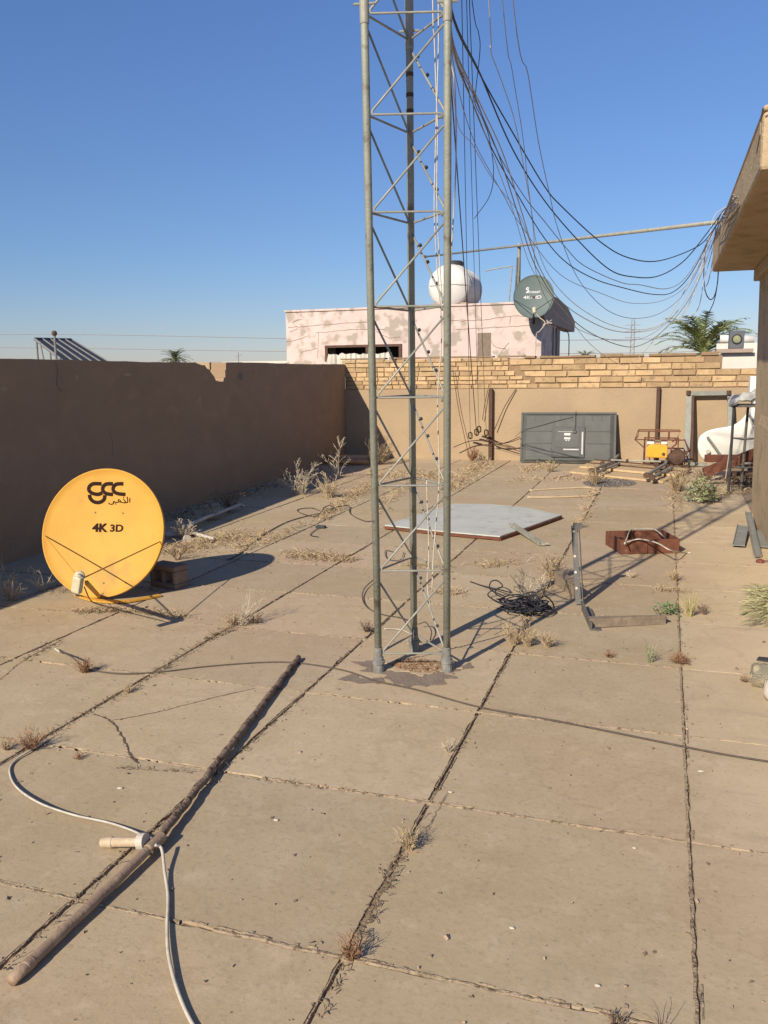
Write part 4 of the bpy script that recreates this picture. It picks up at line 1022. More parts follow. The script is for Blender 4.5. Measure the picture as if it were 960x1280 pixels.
for k in range(900):
    a = random.random()*6.283; r_ = random.random()**.5; px = 762+33*r_*math.cos(a); py = 604+5.0*r_*math.sin(a); p = G(px, py, .004); s_ = random.uniform(.004, .011)
    b.box(-s_, s_, -s_, s_, -s_*.4, s_*.8, Matrix.Translation(p) @ Matrix.Rotation(random.random()*3, 4, Vector((random.random(), .3, 1))))
tag(b.build('gravel_patch', M['gravel'], fix=False), 'thin patch of dark gravel in front of the timber panel', 'gravel', kind='stuff')
cable('hose_loop', [G(659, 621.5, .012), G(690, 621.5, .012), G(722, 620.5, .012), G(741, 619, .012), G(749, 614, .012), G(736, 609.5, .012), G(715, 610, .012), G(685, 611.5, .012), G(662, 613, .012)], .013, M['straw_hose'], 'flattened loop of pale hose on the floor before the television', 'hose')
cable('hose', [G(715, 593, .02), G(700, 596, .012), G(690, 598, .012)], .009, M['straw_hose'], 'short pale hose end near the corner of the timber panel', 'hose')

# ------------------------------------------------------------------ grey door frame leaning at the right
t = thing('steel_doorway', AY(886, 578, 14.85), 'tall open grey metal door frame leaning on the back wall right of the generator', 'metal frame')
def FB(px, py, s=0): return AY(px, py, 14.78+.22*(578-py)/90)
b = MB(); b.bar(FB(857.5, 578), FB(862, 491), .095, .05, Vector((0, -1, 0))); b.build('upright', M['dull_steel'], t)
b = MB(); b.bar(FB(914, 560), FB(913, 491), .095, .05, Vector((0, -1, 0))); b.build('upright', M['dull_steel'], t)
b = MB(); b.bar(FB(859, 492), FB(914, 491), .07, .05, Vector((0, -1, 0))); b.build('crossbar', M['dull_steel'], t)
b = MB(); b.bar(FB(861, 579)+Vector((.02, -.03, 0)), FB(884, 581)+Vector((0, -.03, 0)), .10, .05); b.build('foot_bar', M['dull_steel'], t)
b = MB()
for px in (860.5, 911):
    b.tube([FB(px, 492)+Vector((0, -.04, -.02)), FB(px, 492)+Vector((0, -.04, .05))], .035, 8)
b.bar(FB(864.3, 578)+Vector((0, -.02, 0)), FB(866, 494)+Vector((0, -.02, 0)), .04, .04, Vector((0, -1, 0)))
b.build('hinge', M['rust_dark'], t)

# white moulded shell
t = thing('white_shell', AY(905, 580, 13.2), 'large white moulded plastic shell lying behind the metal stand', 'plastic shell')
out = [(884, 584), (874, 571), (871, 560), (872, 548), (878, 541), (888, 536.5), (900, 534.5), (912, 533), (922, 529), (930, 522), (938, 510), (943, 500), (952, 494), (975, 500), (985, 540), (980, 584)]
def sh(px, py): 
    u = (px-870)/115; v = (py-494)/90
    return AY(px, py, 13.2+.45*(u*u)-.25*math.sin(min(1, max(0, v))*math.pi)*(.4+u*.4))
b = MB(); rings = 6; c0_ = (925, 560); n = len(out)
b.v.append(sh(*c0_))
for r_ in range(1, rings+1):
    for (px, py) in out: b.v.append(sh(c0_[0]+(px-c0_[0])*r_/rings, c0_[1]+(py-c0_[1])*r_/rings))
for k in range(n): b.f.append((0, 1+k, 1+(k+1) % n))
for r_ in range(rings-1):
    for k in range(n): a = 1+r_*n+k; c = 1+r_*n+(k+1) % n; b.f.append((a, a+n, c+n, c))
o = b.build('shell', M['white_plastic'], t, smooth=True); sm = o.modifiers.new('s', 'SOLIDIFY'); sm.thickness = .03; ss = o.modifiers.new('u', 'SUBSURF'); ss.levels = ss.render_levels = 1
b = MB(); b.bar(sh(884, 546)+Vector((0, -.05, 0)), sh(903, 572)+Vector((0, -.05, 0)), .03, .03); b.build('rib', M['dull_steel'], t)
b = MB(); b.bar(sh(936, 518)+Vector((0, -.05, 0)), sh(950, 540)+Vector((0, -.05, 0)), .03, .03); b.build('rib', M['dull_steel'], t)
b = MB(); p = sh(885, 564); b.tube([p+Vector((0, -.04, 0)), p+Vector((0, .0, 0))], .03, 12); b.build('boss', M['pvc'], t)

# rusty beams
b = MB(); b.bar(AY(882, 573, 12.6), AY(965, 573, 12.9), .09, .10); tag(b.build('rusty_beam', M['rust']), 'level rusty steel beam low in front of the white shell', 'beam')
b = MB(); b.bar(AY(880, 591, 12.3), AY(955, 562, 12.5), .05, .13); tag(b.build('rusty_beam', M['rust']), 'slanting rusty steel beam propped at the foot of the white shell', 'beam')
b = MB(); b.bar(AY(905, 594, 12.0), AY(965, 589, 12.1), .06, .05); b.bar(AY(900, 584, 12.4), AY(965, 581, 12.4), .04, .04); tag(b.build('scrap_bars', M['rust_dark']), 'pair of dark scrap bars under the metal stand', 'scrap')

# metal stand with crumpled sheet on top
sp = G(913, 618)
t = thing('metal_stand', sp+Vector((.15, .2, 0)), 'tall thin legged metal stand beside the ochre wall', 'stand')
ys_ = sp.y; zt2 = AY(914, 509, ys_).z
xs_, xe_ = AY(913.5, 560, ys_).x, AY(913.5, 560, ys_).x+.62
LG = [((xs_, ys_), (xs_+.01, ys_)), ((xs_+.18, ys_+.42), (xs_+.20, ys_+.3)), ((xe_, ys_+.0), (xe_-.02, ys_)), ((xe_, ys_+.45), (xe_-.02, ys_+.35))]
for (f_, h_) in LG:
    b = MB(); b.tube([(f_[0], f_[1], 0), (h_[0], h_[1], zt2)], .017, 8); b.build('leg', M['grey_steel'], t)
b = MB(); b.box(xs_-.02, xe_+.02, ys_-.02, ys_+.4, zt2, zt2+.03)
b.build('top', M['grey_steel'], t)
b = MB()
for z_ in (.35, .72):
    b.tube([(xs_, ys_, z_), (xs_+.19, ys_+.36, z_-.05), (xe_, ys_+.4, z_)], .008, 6); b.tube([(xs_, ys_, z_), (xe_, ys_, z_)], .008, 6)
b.build('crossbar', M['grey_steel'], t)
b = MB(); nx, ny = 16, 8
for i in range(nx):
    for j in range(ny):
        u, v = i/(nx-1), j/(ny-1)
        b.v.append(Vector((xs_-.05+.62*u, ys_-.06+.48*v, zt2+.05+.10*math.sin(u*math.pi*.7)+.05*fbm(u*4, v*4, 2)+.03*random.random()-(.06 if j == 0 else 0))))
for i in range(nx-1):
    for j in range(ny-1): a = i*ny+j; b.f.append((a, a+1, a+ny+1, a+ny))
o = b.build('crumpled_sheet', M['foil'], fix=False); o.modifiers.new('s', 'SOLIDIFY').thickness = .03
tag(o, 'crumpled grey sheet heaped on top of the metal stand', 'sheet')
b = MB(); b.tube([AY(918, 520, 11.9), AY(907, 598, 11.7)], .007, 6); tag(b.build('thin_rod', M['galv_light']), 'thin pale rod leaning beside the left leg of the metal stand', 'rod')
p = AY(937, 492, 14.1); b = MB(); b.box(p.x, p.x+.35, 14.1, 14.4, p.z-.05, AY(937, 470.5, 14.1).z); tag(b.build('white_box', M['white_plastic'], bevel=.01), 'upright white box edge just behind the metal stand top', 'box')
b = MB(); b.box(p.x+.05, p.x+.3, 14.15, 14.35, 0, p.z-.052); tag(b.build('box_pedestal', M['grey_steel']), 'grey pedestal under the upright white box behind the stand', 'pedestal')
b = MB()
for k in range(60):
    c_ = G(925, 607, .02)+Vector((random.uniform(-.15, .3), random.uniform(-.1, .5), random.uniform(0, .08)))
    a = random.random()*6.28; b.tube(smoothpts([c_, c_+Vector((.1*math.cos(a), .1*math.sin(a), .04)), c_+Vector((.2*math.cos(a), .12*math.sin(a), -.02+.02))], 3), .006, 4)
tag(b.build('scrap_wire', M['dry_dark'], fix=False), 'tangle of dark scrap wire between the feet of the metal stand', 'wire')

# ------------------------------------------------------------------ metal strips by right wall
def sheetstrip(P, th, name, m, label, cat, lip=.02):
    b = MB(); b.prism(P, (0, 0, -th))
    for (i, j) in ((0, 3), (1, 2)): b.bar(P[i]+Vector((0, 0, .0)), P[j]+Vector((0, 0, .0)), .006, lip)
    return tag(b.build(name, M[m]), label, cat)
sheetstrip([G(922, 656, .06), G(935.5, 658, .06), G(930.5, 682, .025), G(916, 681, .025)], .006, 'metal_strip', 'dull_steel', 'short wide grey metal strip, left of the three by the ochre wall', 'metal strip')
sheetstrip([G(932, 640, .14), G(938.5, 640, .14), G(951.5, 695, .015), G(943.5, 696, .015)], .006, 'metal_strip', 'dull_steel', 'long narrow grey channel lying over the others by the ochre wall', 'metal strip', .03)
sheetstrip([G(945, 663, .05), G(958, 663, .05), G(966, 684, .02), G(949, 683, .02)], .006, 'metal_strip', 'dull_steel', 'short wide grey metal strip at the picture edge, right of the channel', 'metal strip')
p = G(950, 703); t = thing('red_tool', p, 'small faded red tool head on the sand by the grey strips', 'tool')
b = MB(); b.lathe([(.01, 0), (.035, .004), (.03, .02), (.012, .03)], Matrix.Translation(p), 10); b.build('head', M['red_plastic'], t)
b = MB(); b.tube([p+Vector((.02, 0, .015)), p+Vector((.2, .01, .015))], .005, 6); b.build('handle', M['rust_dark'], t)

# dry palm leaf bundle
b = MB(); c_ = G(985, 758, .02)
for k in range(650):
    tip = G(random.uniform(918, 958), random.uniform(728, 785), random.uniform(.0, .05)); 
    s_ = G(1000, 742+random.uniform(-8, 26), random.uniform(.01, .09)); a_ = random.uniform(.2, 1.35)
    q0 = s_.lerp(tip, a_*.6); q1 = s_.lerp(tip, min(1, a_*.6+random.uniform(.15, .45))); w_ = Vector((.0, random.uniform(.002, .005), random.uniform(-.002, .004)))
    md = q0.lerp(q1, .5)+Vector((0, 0, random.uniform(0, .02))); j = len(b.v); b.v += [q0, md-w_, md+w_, q1]; b.f += [(j, j+1, j+3, j+2)]
tag(b.build('palm_leaf_bundle', M['broom'], fix=False), 'bundle of dry yellow green palm leaflets on the floor at the right edge', 'palm leaves')

# clear plastic jar on its side
jb = G(934, 850, .0); JM = Matrix.Translation(G(938, 842, .062)) @ Matrix.Rotation(R(93), 4, 'Y') @ Matrix.Rotation(.0, 4, 'X')
t = thing('plastic_jar', G(950, 850), 'clear yellowed plastic jar lying on its side at the right edge', 'jar')
b = MB(); b.lathe([(.02, 0), (.045, .002), (.058, .012), (.062, .03), (.062, .2), (.05, .23), (.04, .24)], JM, 32)
o = b.build('jar_body', M['clear'], t, smooth=True)
b = MB(); b.lathe([(.046, .235), (.046, .262), (.02, .264)], JM, 24); b.build('lid', M['tv_dark'], t)
p = G(962, 823, .15); b = MB(); b.prism([p+Vector((-.06, 0, -.018)), p+Vector((.08, -.02, -.022)), p+Vector((.08, .05, -.02)), p+Vector((-.045, .045, -.017))], (0, 0, .008)); tag(b.build('black_card', M['tv_dark']), 'piece of black card resting on the clear jar', 'card')
b = MB(); p = G(972, 876); b.lathe([(.03, 0), (.06, .01), (.068, .04), (.06, .09), (.03, .11), (.005, .115)], Matrix.Translation(p), 20, 1, .8)
tag(b.build('grey_canister', M['pvc'], smooth=True), 'rounded pale grey canister at the edge in front of the clear jar', 'canister')

# ------------------------------------------------------------------ open rusty box frame with cable
nl, nr, fl, fr_ = G(776, 693), G(848, 691.5), G(757.5, 681), G(827, 679.5)
hh = .125
t = thing('steel_tray', (nl+fr_)/2, 'open rusty red brown steel tray standing on the floor', 'tray')
def boardq(a, c, h, th=.012):
    b = MB(); d = (c-a).normalized(); q = Vector((-d.y, d.x, 0))*th/2; U = Vector((0, 0, h))
    b.hexa([a-q, c-q, c+q, a+q, a-q+U, c-q+U, c+q+U, a+q+U]); return b
for nm, a, c in (('front_panel', nl, nr), ('back_panel', fl, fr_), ('end_panel', nl, fl), ('end_panel', nr, fr_)):
    o = boardq(a+Vector((0, 0, .004)), c+Vector((0, 0, .004)), hh).build(nm, M['rust'], t)
b = MB(); b.prism([p+Vector((0, 0, .006)) for p in (nl, nr, fr_, fl)], (0, 0, .004)); b.build('bottom', M['rust_dark'], t)
b = MB(); m_ = nl.lerp(nr, .42)-Vector((0, .009, 0)); b.bar(m_+Vector((0, -.003, .01)), m_+Vector((0, -.003, hh)), .035, .006, Vector((0, 1, 0))); b.build('seam_strip', M['rust'], t)
b = boardq(nl.lerp(fl, .5)+Vector((.03, 0, .01)), nl.lerp(fl, .5)+Vector((.03, 0, .01))+(nr-nl)*.18, hh*.8); b.build('divider', M['rust'], t)
cable('white_lead', [G(781, 680, .118), G(784, 672, .135), G(788, 663, .145), G(800, 661, .145), G(815, 661, .14), G(823, 665, .135), G(831, 672, .10), G(835, 678, .05)], .0055, M['white_cable'], 'white cable looped into the rusty tray at its far side', 'cable')
cable('white_lead', [G(780, 679, .11), G(797, 674, .138), G(812, 676, .14), G(824, 680, .14), G(835, 686.5, .13), G(846, 690, .08), G(857, 691, .01), G(864, 691, .006)], .006, M['white_cable'], 'white cable draped over the front of the rusty tray onto the floor', 'cable')

# ------------------------------------------------------------------ white sheet plate and bar
P = [G(481, 656, .05), G(567, 629.5, .05), G(612, 630, .05), G(655, 634, .05), G(702, 643.5, .05), G(664, 657, .05), G(625, 670, .05), G(560, 664.3, .05)]
t = thing('steel_plate', G(590, 650), 'large pale grey painted plate lying flat behind the mast', 'plate')
b = MB(); b.prism(P, (0, 0, -.012)); b.build('plate', M['white_sheet'], t)
b = MB(); C_ = sum(P, Vector())/len(P); Q = [C_+(p-C_)*.985 for p in P]; b.prism([q+Vector((0, 0, -.014)) for q in Q], (0, 0, -.034))
for a_, c_ in ((P[7], P[0]), (P[6], P[7]), (P[6], P[5]), (P[5], P[4])):
    for q in range(6):
        s0 = a_.lerp(c_, q/6); s1 = a_.lerp(c_, (q+1)/6); b.bar(s0+Vector((0, 0, -.028+random.uniform(-.004, .004))), s1+Vector((0, 0, -.028+random.uniform(-.004, .004))), .02, .026)
b.build('rusty_rim', M['rust'], t)
b = MB(); a_, c_ = G(639, 656, .075), G(677, 681, .015); b.bar(a_, c_, .05, .012); b.bar(a_+Vector((.022, 0, .012)), c_+Vector((.022, 0, .012)), .006, .024); b.bar(a_+Vector((-.022, 0, .012)), c_+Vector((-.022, 0, .012)), .006, .024)
b.tube([c_, c_+Vector((.06, .02, .01))], .012, 8)
tag(b.build('steel_channel', M['galv_light']), 'short pale steel channel resting on the edge of the large plate', 'channel')

# ------------------------------------------------------------------ L shaped bracket
u0_ = G(723, 757); 
t = thing('steel_bracket', u0_, 'bent grey steel angle bracket with one upright arm and one lying arm', 'bracket')
topz_ = AD(717.5, 657, (u0_-CAM).dot(fw)).z
tp = AD(717.5, 657, (u0_-CAM).dot(fw)); dx = Vector((.045, .0, 0))
b = MB(); b.bar(u0_+Vector((0, 0, .01)), tp, .038, .008, Vector((0, 1, 0))); b.bar(u0_+Vector((.03, .02, .01)), tp+Vector((.03, .02, 0)), .05, .006, Vector((1, 0, 0)))
b.bar(tp+Vector((-.005, .0, -.003)), tp+Vector((.055, .01, -.003)), .03, .035)
up_ = b.build('upright_arm', M['grey_steel'], t)
b = MB()
for s_ in (.22, .42, .62, .93, .99):
    c_ = u0_.lerp(tp, s_)+Vector((-.005, -.006, 0)); b.tube([c_+Vector((0, -.004, 0)), c_+Vector((0, .004, 0))], .009, 10)
b.build('bolt_hole', M['chip'], up_)
b = MB(); a_ = G(728, 757, .03); c_ = G(739, 784, .02); b.bar(a_, c_, .012, .06); b.bar(a_+Vector((.03, 0, -.02)), c_+Vector((.03, 0, -.015)), .06, .008); b.build('corner_arm', M['grey_steel'], t)
b = MB(); a_ = G(737, 779, .035); c_ = G(832, 774.5, .03); b.bar(a_, c_, .008, .058, Vector((0, 0, 1))); b.bar(a_+Vector((0, .04, .02)), c_+Vector((0, .03, .01)), .07, .006); b.build('lying_arm', M['tan_steel'], t)
b = MB(); a_ = G(694, 722, .055); c_ = G(724, 742, .05); b.bar(a_, c_, .01, .10); b.bar(a_+Vector((0, .03, .05)), c_+Vector((0, .03, .05)), .06, .005); b.build('short_arm', M['tan_steel'], t)

# ------------------------------------------------------------------ black cable coil
cc = G(655, 765, 0)
t = thing('cable_coil', cc, 'tangled coil of black cable on the floor right of the mast', 'cable coil')
b = MB()
for k in range(15):
    a0_ = random.random()*6.28; rx_ = random.uniform(.07, .185); ry_ = random.uniform(.045, .115); oz = random.uniform(.015, .09); ox, oy = random.uniform(-.03, .04), random.uniform(-.03, .03)
    P = [cc+Vector((ox+(rx_+.035*math.sin(3*a+k))*math.cos(a+a0_), oy+(ry_+.03*math.cos(2*a+k))*math.sin(a+a0_), max(.008, oz*(1+.4*math.sin(a*2+k))))) for a in [j/14*6.0 for j in range(15)]]
    b.tube(smoothpts(P, 3), .0045, 5)
b.build('windings', M['black_cable'], t, smooth=True)
b = MB()
b.tube(smoothpts([G(588, 727, .006), G(603, 732, .01), G(620, 736, .03), G(640, 741, .05)]), .005, 5)
b.tube(smoothpts([G(640, 755, .03), G(622, 752, .02), G(610, 744, .03), G(615, 738, .06), G(628, 733, .08), G(622, 726, .09), G(614, 727, .07), G(613, 737, .05), G(630, 745, .05)]), .005, 5)
b.tube(smoothpts([G(665, 758, .05), G(680, 745, .12), G(692, 756, .04), G(688, 768, .02), G(668, 770, .02)]), .005, 5)
b.build('loose_loop', M['black_cable'], t, smooth=True)

# ------------------------------------------------------------------ near pipe and cable
e1, e2, mid = G(14, 1226, .017), G(373, 822, .018), G(192, 1056, .031)
t = thing('long_pipe', mid, 'long rusty brown pipe lying diagonally across the near slabs', 'pipe')
def wob(a, c, n, am): return [a.lerp(c, i/n)+Vector((am*fbm(i*.35, 0, 3), am*fbm(i*.35, 4, 3), 0)) for i in range(n+1)]
P = wob(e1, mid, 14, .004); b = MB(); b.tube(P, [.0158]*15, 18); b.build('smooth_section', M['brown_pipe'], t, smooth=True)
P = wob(mid-(e2-mid)*.02, e2, 60, .008); b = MB(); b.tube(P, [.0152+.0025*fbm(i*.5, 2, 1) for i in range(61)], 16); b.build('rusty_section', M['rust_pipe'], t, smooth=True)
d_ = (mid-e1).normalized()
b = MB(); b.tube([mid-d_*.035, mid-d_*.033, mid+d_*.05, mid+d_*.052], [.0168, .0195, .0195, .0168], 18); b.build('coupling', M['brown_pipe'], t)
b = MB(); b.tube([e1+d_*.05, e1+d_*.052, e1+d_*.075, e1+d_*.077], [.0168, .0182, .0182, .0168], 18); b.build('coupling', M['brown_pipe'], t)
st = G(178, 1052, .045); se = G(128, 1053, .02)
t = thing('pipe_stub', se, 'short cream plastic stub clamped to the long pipe', 'pipe stub')
b = MB(); b.tube([st, st.lerp(se, .72), st.lerp(se, .73), st.lerp(se, .86), st.lerp(se, .87), se], [.0165, .0165, .0185, .0185, .0175, .0175], 18); b.build('stub', M['pvc_cream'], t, smooth=False)
b = MB(); dd = (se-st).normalized(); b.tube([st+dd*.012, st-dd*.014], [.028, .028], 16); b.build('clamp_ring', M['pvc'], t)
cable('white_cable', [G(60, 925, .006), G(38, 938, .01), G(20, 950, .006), G(12, 963, .006), G(20, 983, .012), G(48, 1003, .022), G(90, 1018, .014), G(135, 1028, .014), G(165, 1038, .02), G(183, 1047, .045)], .0042, M['white_cable'], 'white cable curving from the left edge weed to the clamp on the pipe', 'cable', k=8)
cable('white_cable', [G(194, 1056, .055), G(202, 1061, .038), G(206, 1090, .014), G(210, 1120, .008), G(209, 1160, .01), G(211, 1195, .012), G(221, 1235, .008), G(238, 1275, .006), G(262, 1310, .006)], .0052, M['white_cable'], 'white cable running from the pipe clamp to the bottom of the picture', 'cable', k=8)
# long thin cable across
cable('floor_cable', [G(70, 812, .01), G(88, 820, .05), G(100, 830, .03), G(112, 837, .006), G(150, 842, .006), G(200, 840, .006), G(260, 833, .006), G(330, 828, .006), G(375, 829, .006), G(430, 838, .006), G(470, 851, .010), G(520, 862, .008), G(600, 884, .006), G(700, 902, .006), G(800, 922, .006), G(900, 942, .006), G(1000, 958, .006)], .0042, M['dusty_cable'], 'long thin dark cable snaking across the whole floor past the mast foot', 'cable', k=8)
b = MB(); b.tube([G(69, 811, .012), G(75, 815, .02)], .006, 8); tag(b.build('cable_tip', M['white_cable']), 'pale tip of the long floor cable near the left weed', 'cable tip')
# loops near mast
cable('cable_loop', [G(470, 722, .02), G(456, 735, .02), G(453, 748, .012), G(460, 760, .01), G(478, 768, .008), G(500, 772, .008), G(519, 778, .02)], .0038, M['dusty_cable'], 'thin cable loop bulging out left of the mast foot', 'cable')
cable('cable_loop', [G(480, 786, .008), G(500, 787, .008), G(514, 793, .02), G(521, 800, .03)], .0035, M['white_cable'], 'thin pale cable lying between the legs of the mast', 'cable')
cable('cable_loop', [G(524, 780, .03), G(532, 778, .05), G(539, 788, .03), G(538, 800, .01)], .0038, M['dusty_cable'], 'small dark cable hook beside the rear mast leg', 'cable')
cable('cable_loop', [G(492, 690, .008), G(482, 688, .01), G(484, 698, .01), G(500, 700, .01), G(505, 690, .012)], .0035, M['dusty_cable'], 'small curl of thin cable on the floor behind the mast', 'cable')

# white L pipe by left wall
t = thing('bent_pipe', G(208, 669), 'pale plastic pipe bent like a V lying near the foot of the left wall', 'pipe')
b = MB(); b.tube([G(306, 634, .03), G(300, 631, .06), G(255, 648, .07), G(208, 669, .04)], .021, 10); b.build('far_arm', M['pvc'], t, smooth=True)
b = MB(); b.tube([G(208, 669, .04), G(240, 666, .03), G(267, 674, .03)], .019, 10); b.build('near_arm', M['pvc'], t, smooth=True)
b = MB(); p = G(233, 673, .03); b.tube([p, p+Vector((.03, -.03, 0))], [.035, .04], 12); tag(b.build('pipe_elbow', M['pvc']), 'loose pale pipe elbow lying below the bent pipe', 'pipe fitting')
# cable loops behind
cable('thin_cable', [G(285, 700, .008), G(300, 692, .008), G(318, 677, .008), G(335, 665, .008), G(360, 652, .008), G(392, 643, .01), G(412, 640, .02), G(414, 632, .05), G(406, 634, .05), G(396, 645, .02), G(378, 642, .01), G(372, 637, .01), G(390, 635, .01), G(405, 640, .01), G(420, 634, .05), G(436, 632, .02), G(438, 642, .01), G(455, 651, .01), G(470, 651, .01)], .0055, M['dusty_cable'], 'thin dark cable with a loop on the floor between the left wall and the mast', 'cable')
b = MB(); p = G(401, 660); b.box(-.05, .05, -.03, .03, 0, .025, Matrix.Translation(p)); b.tube(smoothpts([p+Vector((.0, 0, .01)), G(392, 664, .008), G(388, 669, .008), G(398, 671, .008)]), .005, 5)
tag(b.build('dark_plug', M['tv_dark'], bevel=.006), 'small dark plug with a tail on the floor near the cable loop', 'plug')
# clay lump against left wall corner
b = blob('x', None, (G(440, 580).x, G(440, 580).y), .5, .22, .14, 4, .3); tag(b.build('rubble_mound', M['floor'], bevel=.05), 'low brown mound of rubble in the corner of the left and back walls', 'mound')

# ------------------------------------------------------------------ weeds
def weed(px, py, h, n, spread, m, label, name='dry_weed', cat='weed', branch=3, r=.0016, droop=.3, seeds=0, group=None, z=0):
    p0 = G(px, py, z); D = (p0-CAM).dot(fw); H = h*D/FPX; b = MB(); rr_ = max(r*.8, .00033*D)
    for k in range(n):
        a = random.random()*6.283; lean = random.uniform(.05, 1)*spread; d = Vector((math.cos(a)*lean, math.sin(a)*lean, 1)).normalized(); L = H*random.uniform(.5, 1.05)
        base = p0+Vector((math.cos(a), math.sin(a), 0))*random.random()*H*.12; pts = []; p = base.copy(); dd = d.copy()
        for s in range(6):
            pts.append(p.copy()); p = p+dd*L/5; dd = (dd+Vector((random.uniform(-.26, .26), random.uniform(-.26, .26), -droop*.18+random.uniform(-.1, .1)))).normalized()
            if p.z < .004: p.z = .004
        b.tube(pts, [rr_*(1-.13*i) for i in range(6)], 3, cap=False)
        for q in range(branch):
            i = random.randint(1, 4); c = pts[i]; a2 = random.random()*6.283; e = (dd+Vector((math.cos(a2), math.sin(a2), random.uniform(0, .6)))*.9).normalized()*L*random.uniform(.1, .3)
            b.tube([c, c+e*.5+Vector((0, 0, .01*H)), c+e], rr_*.75, 3, cap=False)
            if seeds:
                for sdd in range(seeds):
                    c2 = c+e*random.uniform(.5, 1.05)+Vector((random.uniform(-1, 1), random.uniform(-1, 1), random.uniform(-1, 1)))*H*.03; s_ = rr_*random.uniform(1.3, 2.4)
                    j = len(b.v); b.v += [c2+Vector((s_, 0, 0)), c2+Vector((-s_, 0, s_)), c2+Vector((0, s_, -s_)), c2+Vector((0, -s_, 0))]; b.f += [(j, j+1, j+2), (j, j+1, j+3), (j+1, j+2, j+3), (j, j+2, j+3)]
    o = b.build(name, M[m], origin=p0, fix=False); return tag(o, label, cat, group)
def leafy(px, py, w_, h, n, m, label, name='leafy_weed', ls=.02, cat='weed'):
    p0 = G(px, py); D = (p0-CAM).dot(fw); H = h*D/FPX; W2 = w_*D/FPX/2
    t = thing(name, p0, label, cat); b = MB(); sb_ = MB()
    for k in range(n):
        a = random.random()*6.283; rr_ = random.random()**.6; c = p0+Vector((math.cos(a)*W2*rr_, math.sin(a)*W2*rr_, H*random.uniform(.05, 1)*(1-.5*rr_)+.005))
        u = Vector((random.uniform(-1, 1), random.uniform(-1, 1), random.uniform(-.2, 1))).normalized(); v = u.orthogonal().normalized(); L = ls*random.uniform(.6, 1.3)
        j = len(b.v); b.v += [c, c+u*L*.5+v*L*.28, c+u*L, c+u*L*.5-v*L*.28]; b.f.append((j, j+1, j+2, j+3))
        if k % 9 == 0: sb_.tube([p0, p0.lerp(c, .6)+Vector((0, 0, .1*H)), c], .0025, 3)
    b.build('leaves', M[m], t, fix=False); sb_.build('stems', M['dry'], t, fix=False)
weed(300, 782, 56, 16, 1.1, 'dry_pale', 'spindly pale dry weed in the joint right of the yellow dish', branch=3)
weed(292, 781, 22, 40, 1.6, 'dry', 'low brown dry tuft at the foot of the spindly weed', branch=3, name='dry_tuft')
weed(318, 779, 16, 40, 1.8, 'dry_dark', 'dark dry tuft just right of the spindly weed', branch=3, name='dry_tuft')
weed(14, 750, 34, 36, 1.3, 'dry', 'bushy straw coloured weed at the left edge by the wall', branch=3)
weed(8, 745, 66, 5, .5, 'dry_pale', 'tall thin stalks behind the bushy weed at the left edge', branch=3)
weed(52, 738, 36, 12, 1.1, 'dry_pale', 'pale dry weed just left of the yellow dish', branch=3)
weed(106, 841, 22, 60, 1.1, 'dry_red', 'reddish dry tuft beside the tip of the long floor cable', name='dry_tuft')
weed(40, 938, 32, 60, 1.0, 'dry_red', 'reddish dry tuft in the joint at the left edge where the white cable starts', name='dry_tuft')
weed(8, 937, 18, 40, 1.3, 'dry', 'straw tuft cut by the left edge of the picture', name='dry_tuft')
weed(98, 949, 12, 26, 1.8, 'dry_red', 'tiny red brown tuft right of the left edge joint crossing', name='dry_tuft')
weed(160, 866, 12, 40, 1.5, 'dry', 'tiny straw tuft in the joint below the floor cable', name='dry_tuft')
weed(376, 618, 46, 24, 1.0, 'dry_pale', 'large branching seed headed weed by the left wall', branch=6, seeds=3, droop=.6)
weed(425, 598, 52, 6, .8, 'dry_pale', 'tall leaning stalk weed standing in the shade of the left wall', branch=6, seeds=2)
weed(466, 582, 45, 16, .7, 'dry_dark', 'dark upright weed in the far corner just left of the mast leg', branch=5, seeds=1)
weed(476, 580, 36, 30, .9, 'dry', 'straw weed in the far corner seen through the mast', branch=3)
weed(285, 640, 34, 30, .8, 'dry_dark', 'dark weed standing through the end of the bent pipe', branch=4, seeds=1)
weed(262, 650, 24, 40, 1.4, 'dry_pale', 'pale low weed behind the bent pipe', branch=4, seeds=1)
weed(230, 672, 26, 50, 1.4, 'dry_pale', 'pale low weed right of the yellow dish rim', branch=4, seeds=2)
weed(222, 700, 30, 14, .7, 'dry_dark', 'thin dark weed standing behind the hollow block', branch=4, seeds=2)
weed(512, 1062, 34, 55, .9, 'dry', 'straw tuft in the joint right of the white cable and pipe', name='dry_tuft')
weed(440, 1200, 34, 60, .8, 'dry_red', 'brown tuft at the nearest joint crossing', name='dry_tuft')
weed(560, 940, 22, 22, 1.1, 'dry_pale', 'faint pale tuft by the joint below the mast', name='dry_tuft')
weed(642, 806, 34, 55, .7, 'dry', 'leftmost of the three straw tufts below the black coil', name='dry_tuft')
weed(660, 808, 30, 55, .7, 'dry', 'middle one of the three straw tufts below the black coil', name='dry_tuft')
weed(684, 809, 24, 50, .8, 'dry', 'rightmost of the three straw tufts below the black coil', name='dry_tuft')
weed(660, 750, 42, 36, 1.3, 'dry_pale', 'pale dry bush growing just behind the black cable coil', branch=4, seeds=2)
weed(690, 722, 40, 36, .9, 'dry', 'straw weed between the black coil and the steel bracket', branch=4, seeds=1)
weed(722, 660, 16, 30, 1.2, 'dry', 'small tuft behind the top of the steel bracket', name='dry_tuft')
weed(762, 822, 11, 40, 1.6, 'dry_red', 'tiny reddish tuft left of the low weeds at the right joint', name='dry_tuft')
weed(812, 828, 34, 14, 1.0, 'leaf_grey', 'sparse grey green sprig left of the low brown mat', branch=4)
weed(850, 829, 17, 130, 2.2, 'dry_red', 'low brown mat of dry growth across the right joint', name='dry_mat', branch=3)
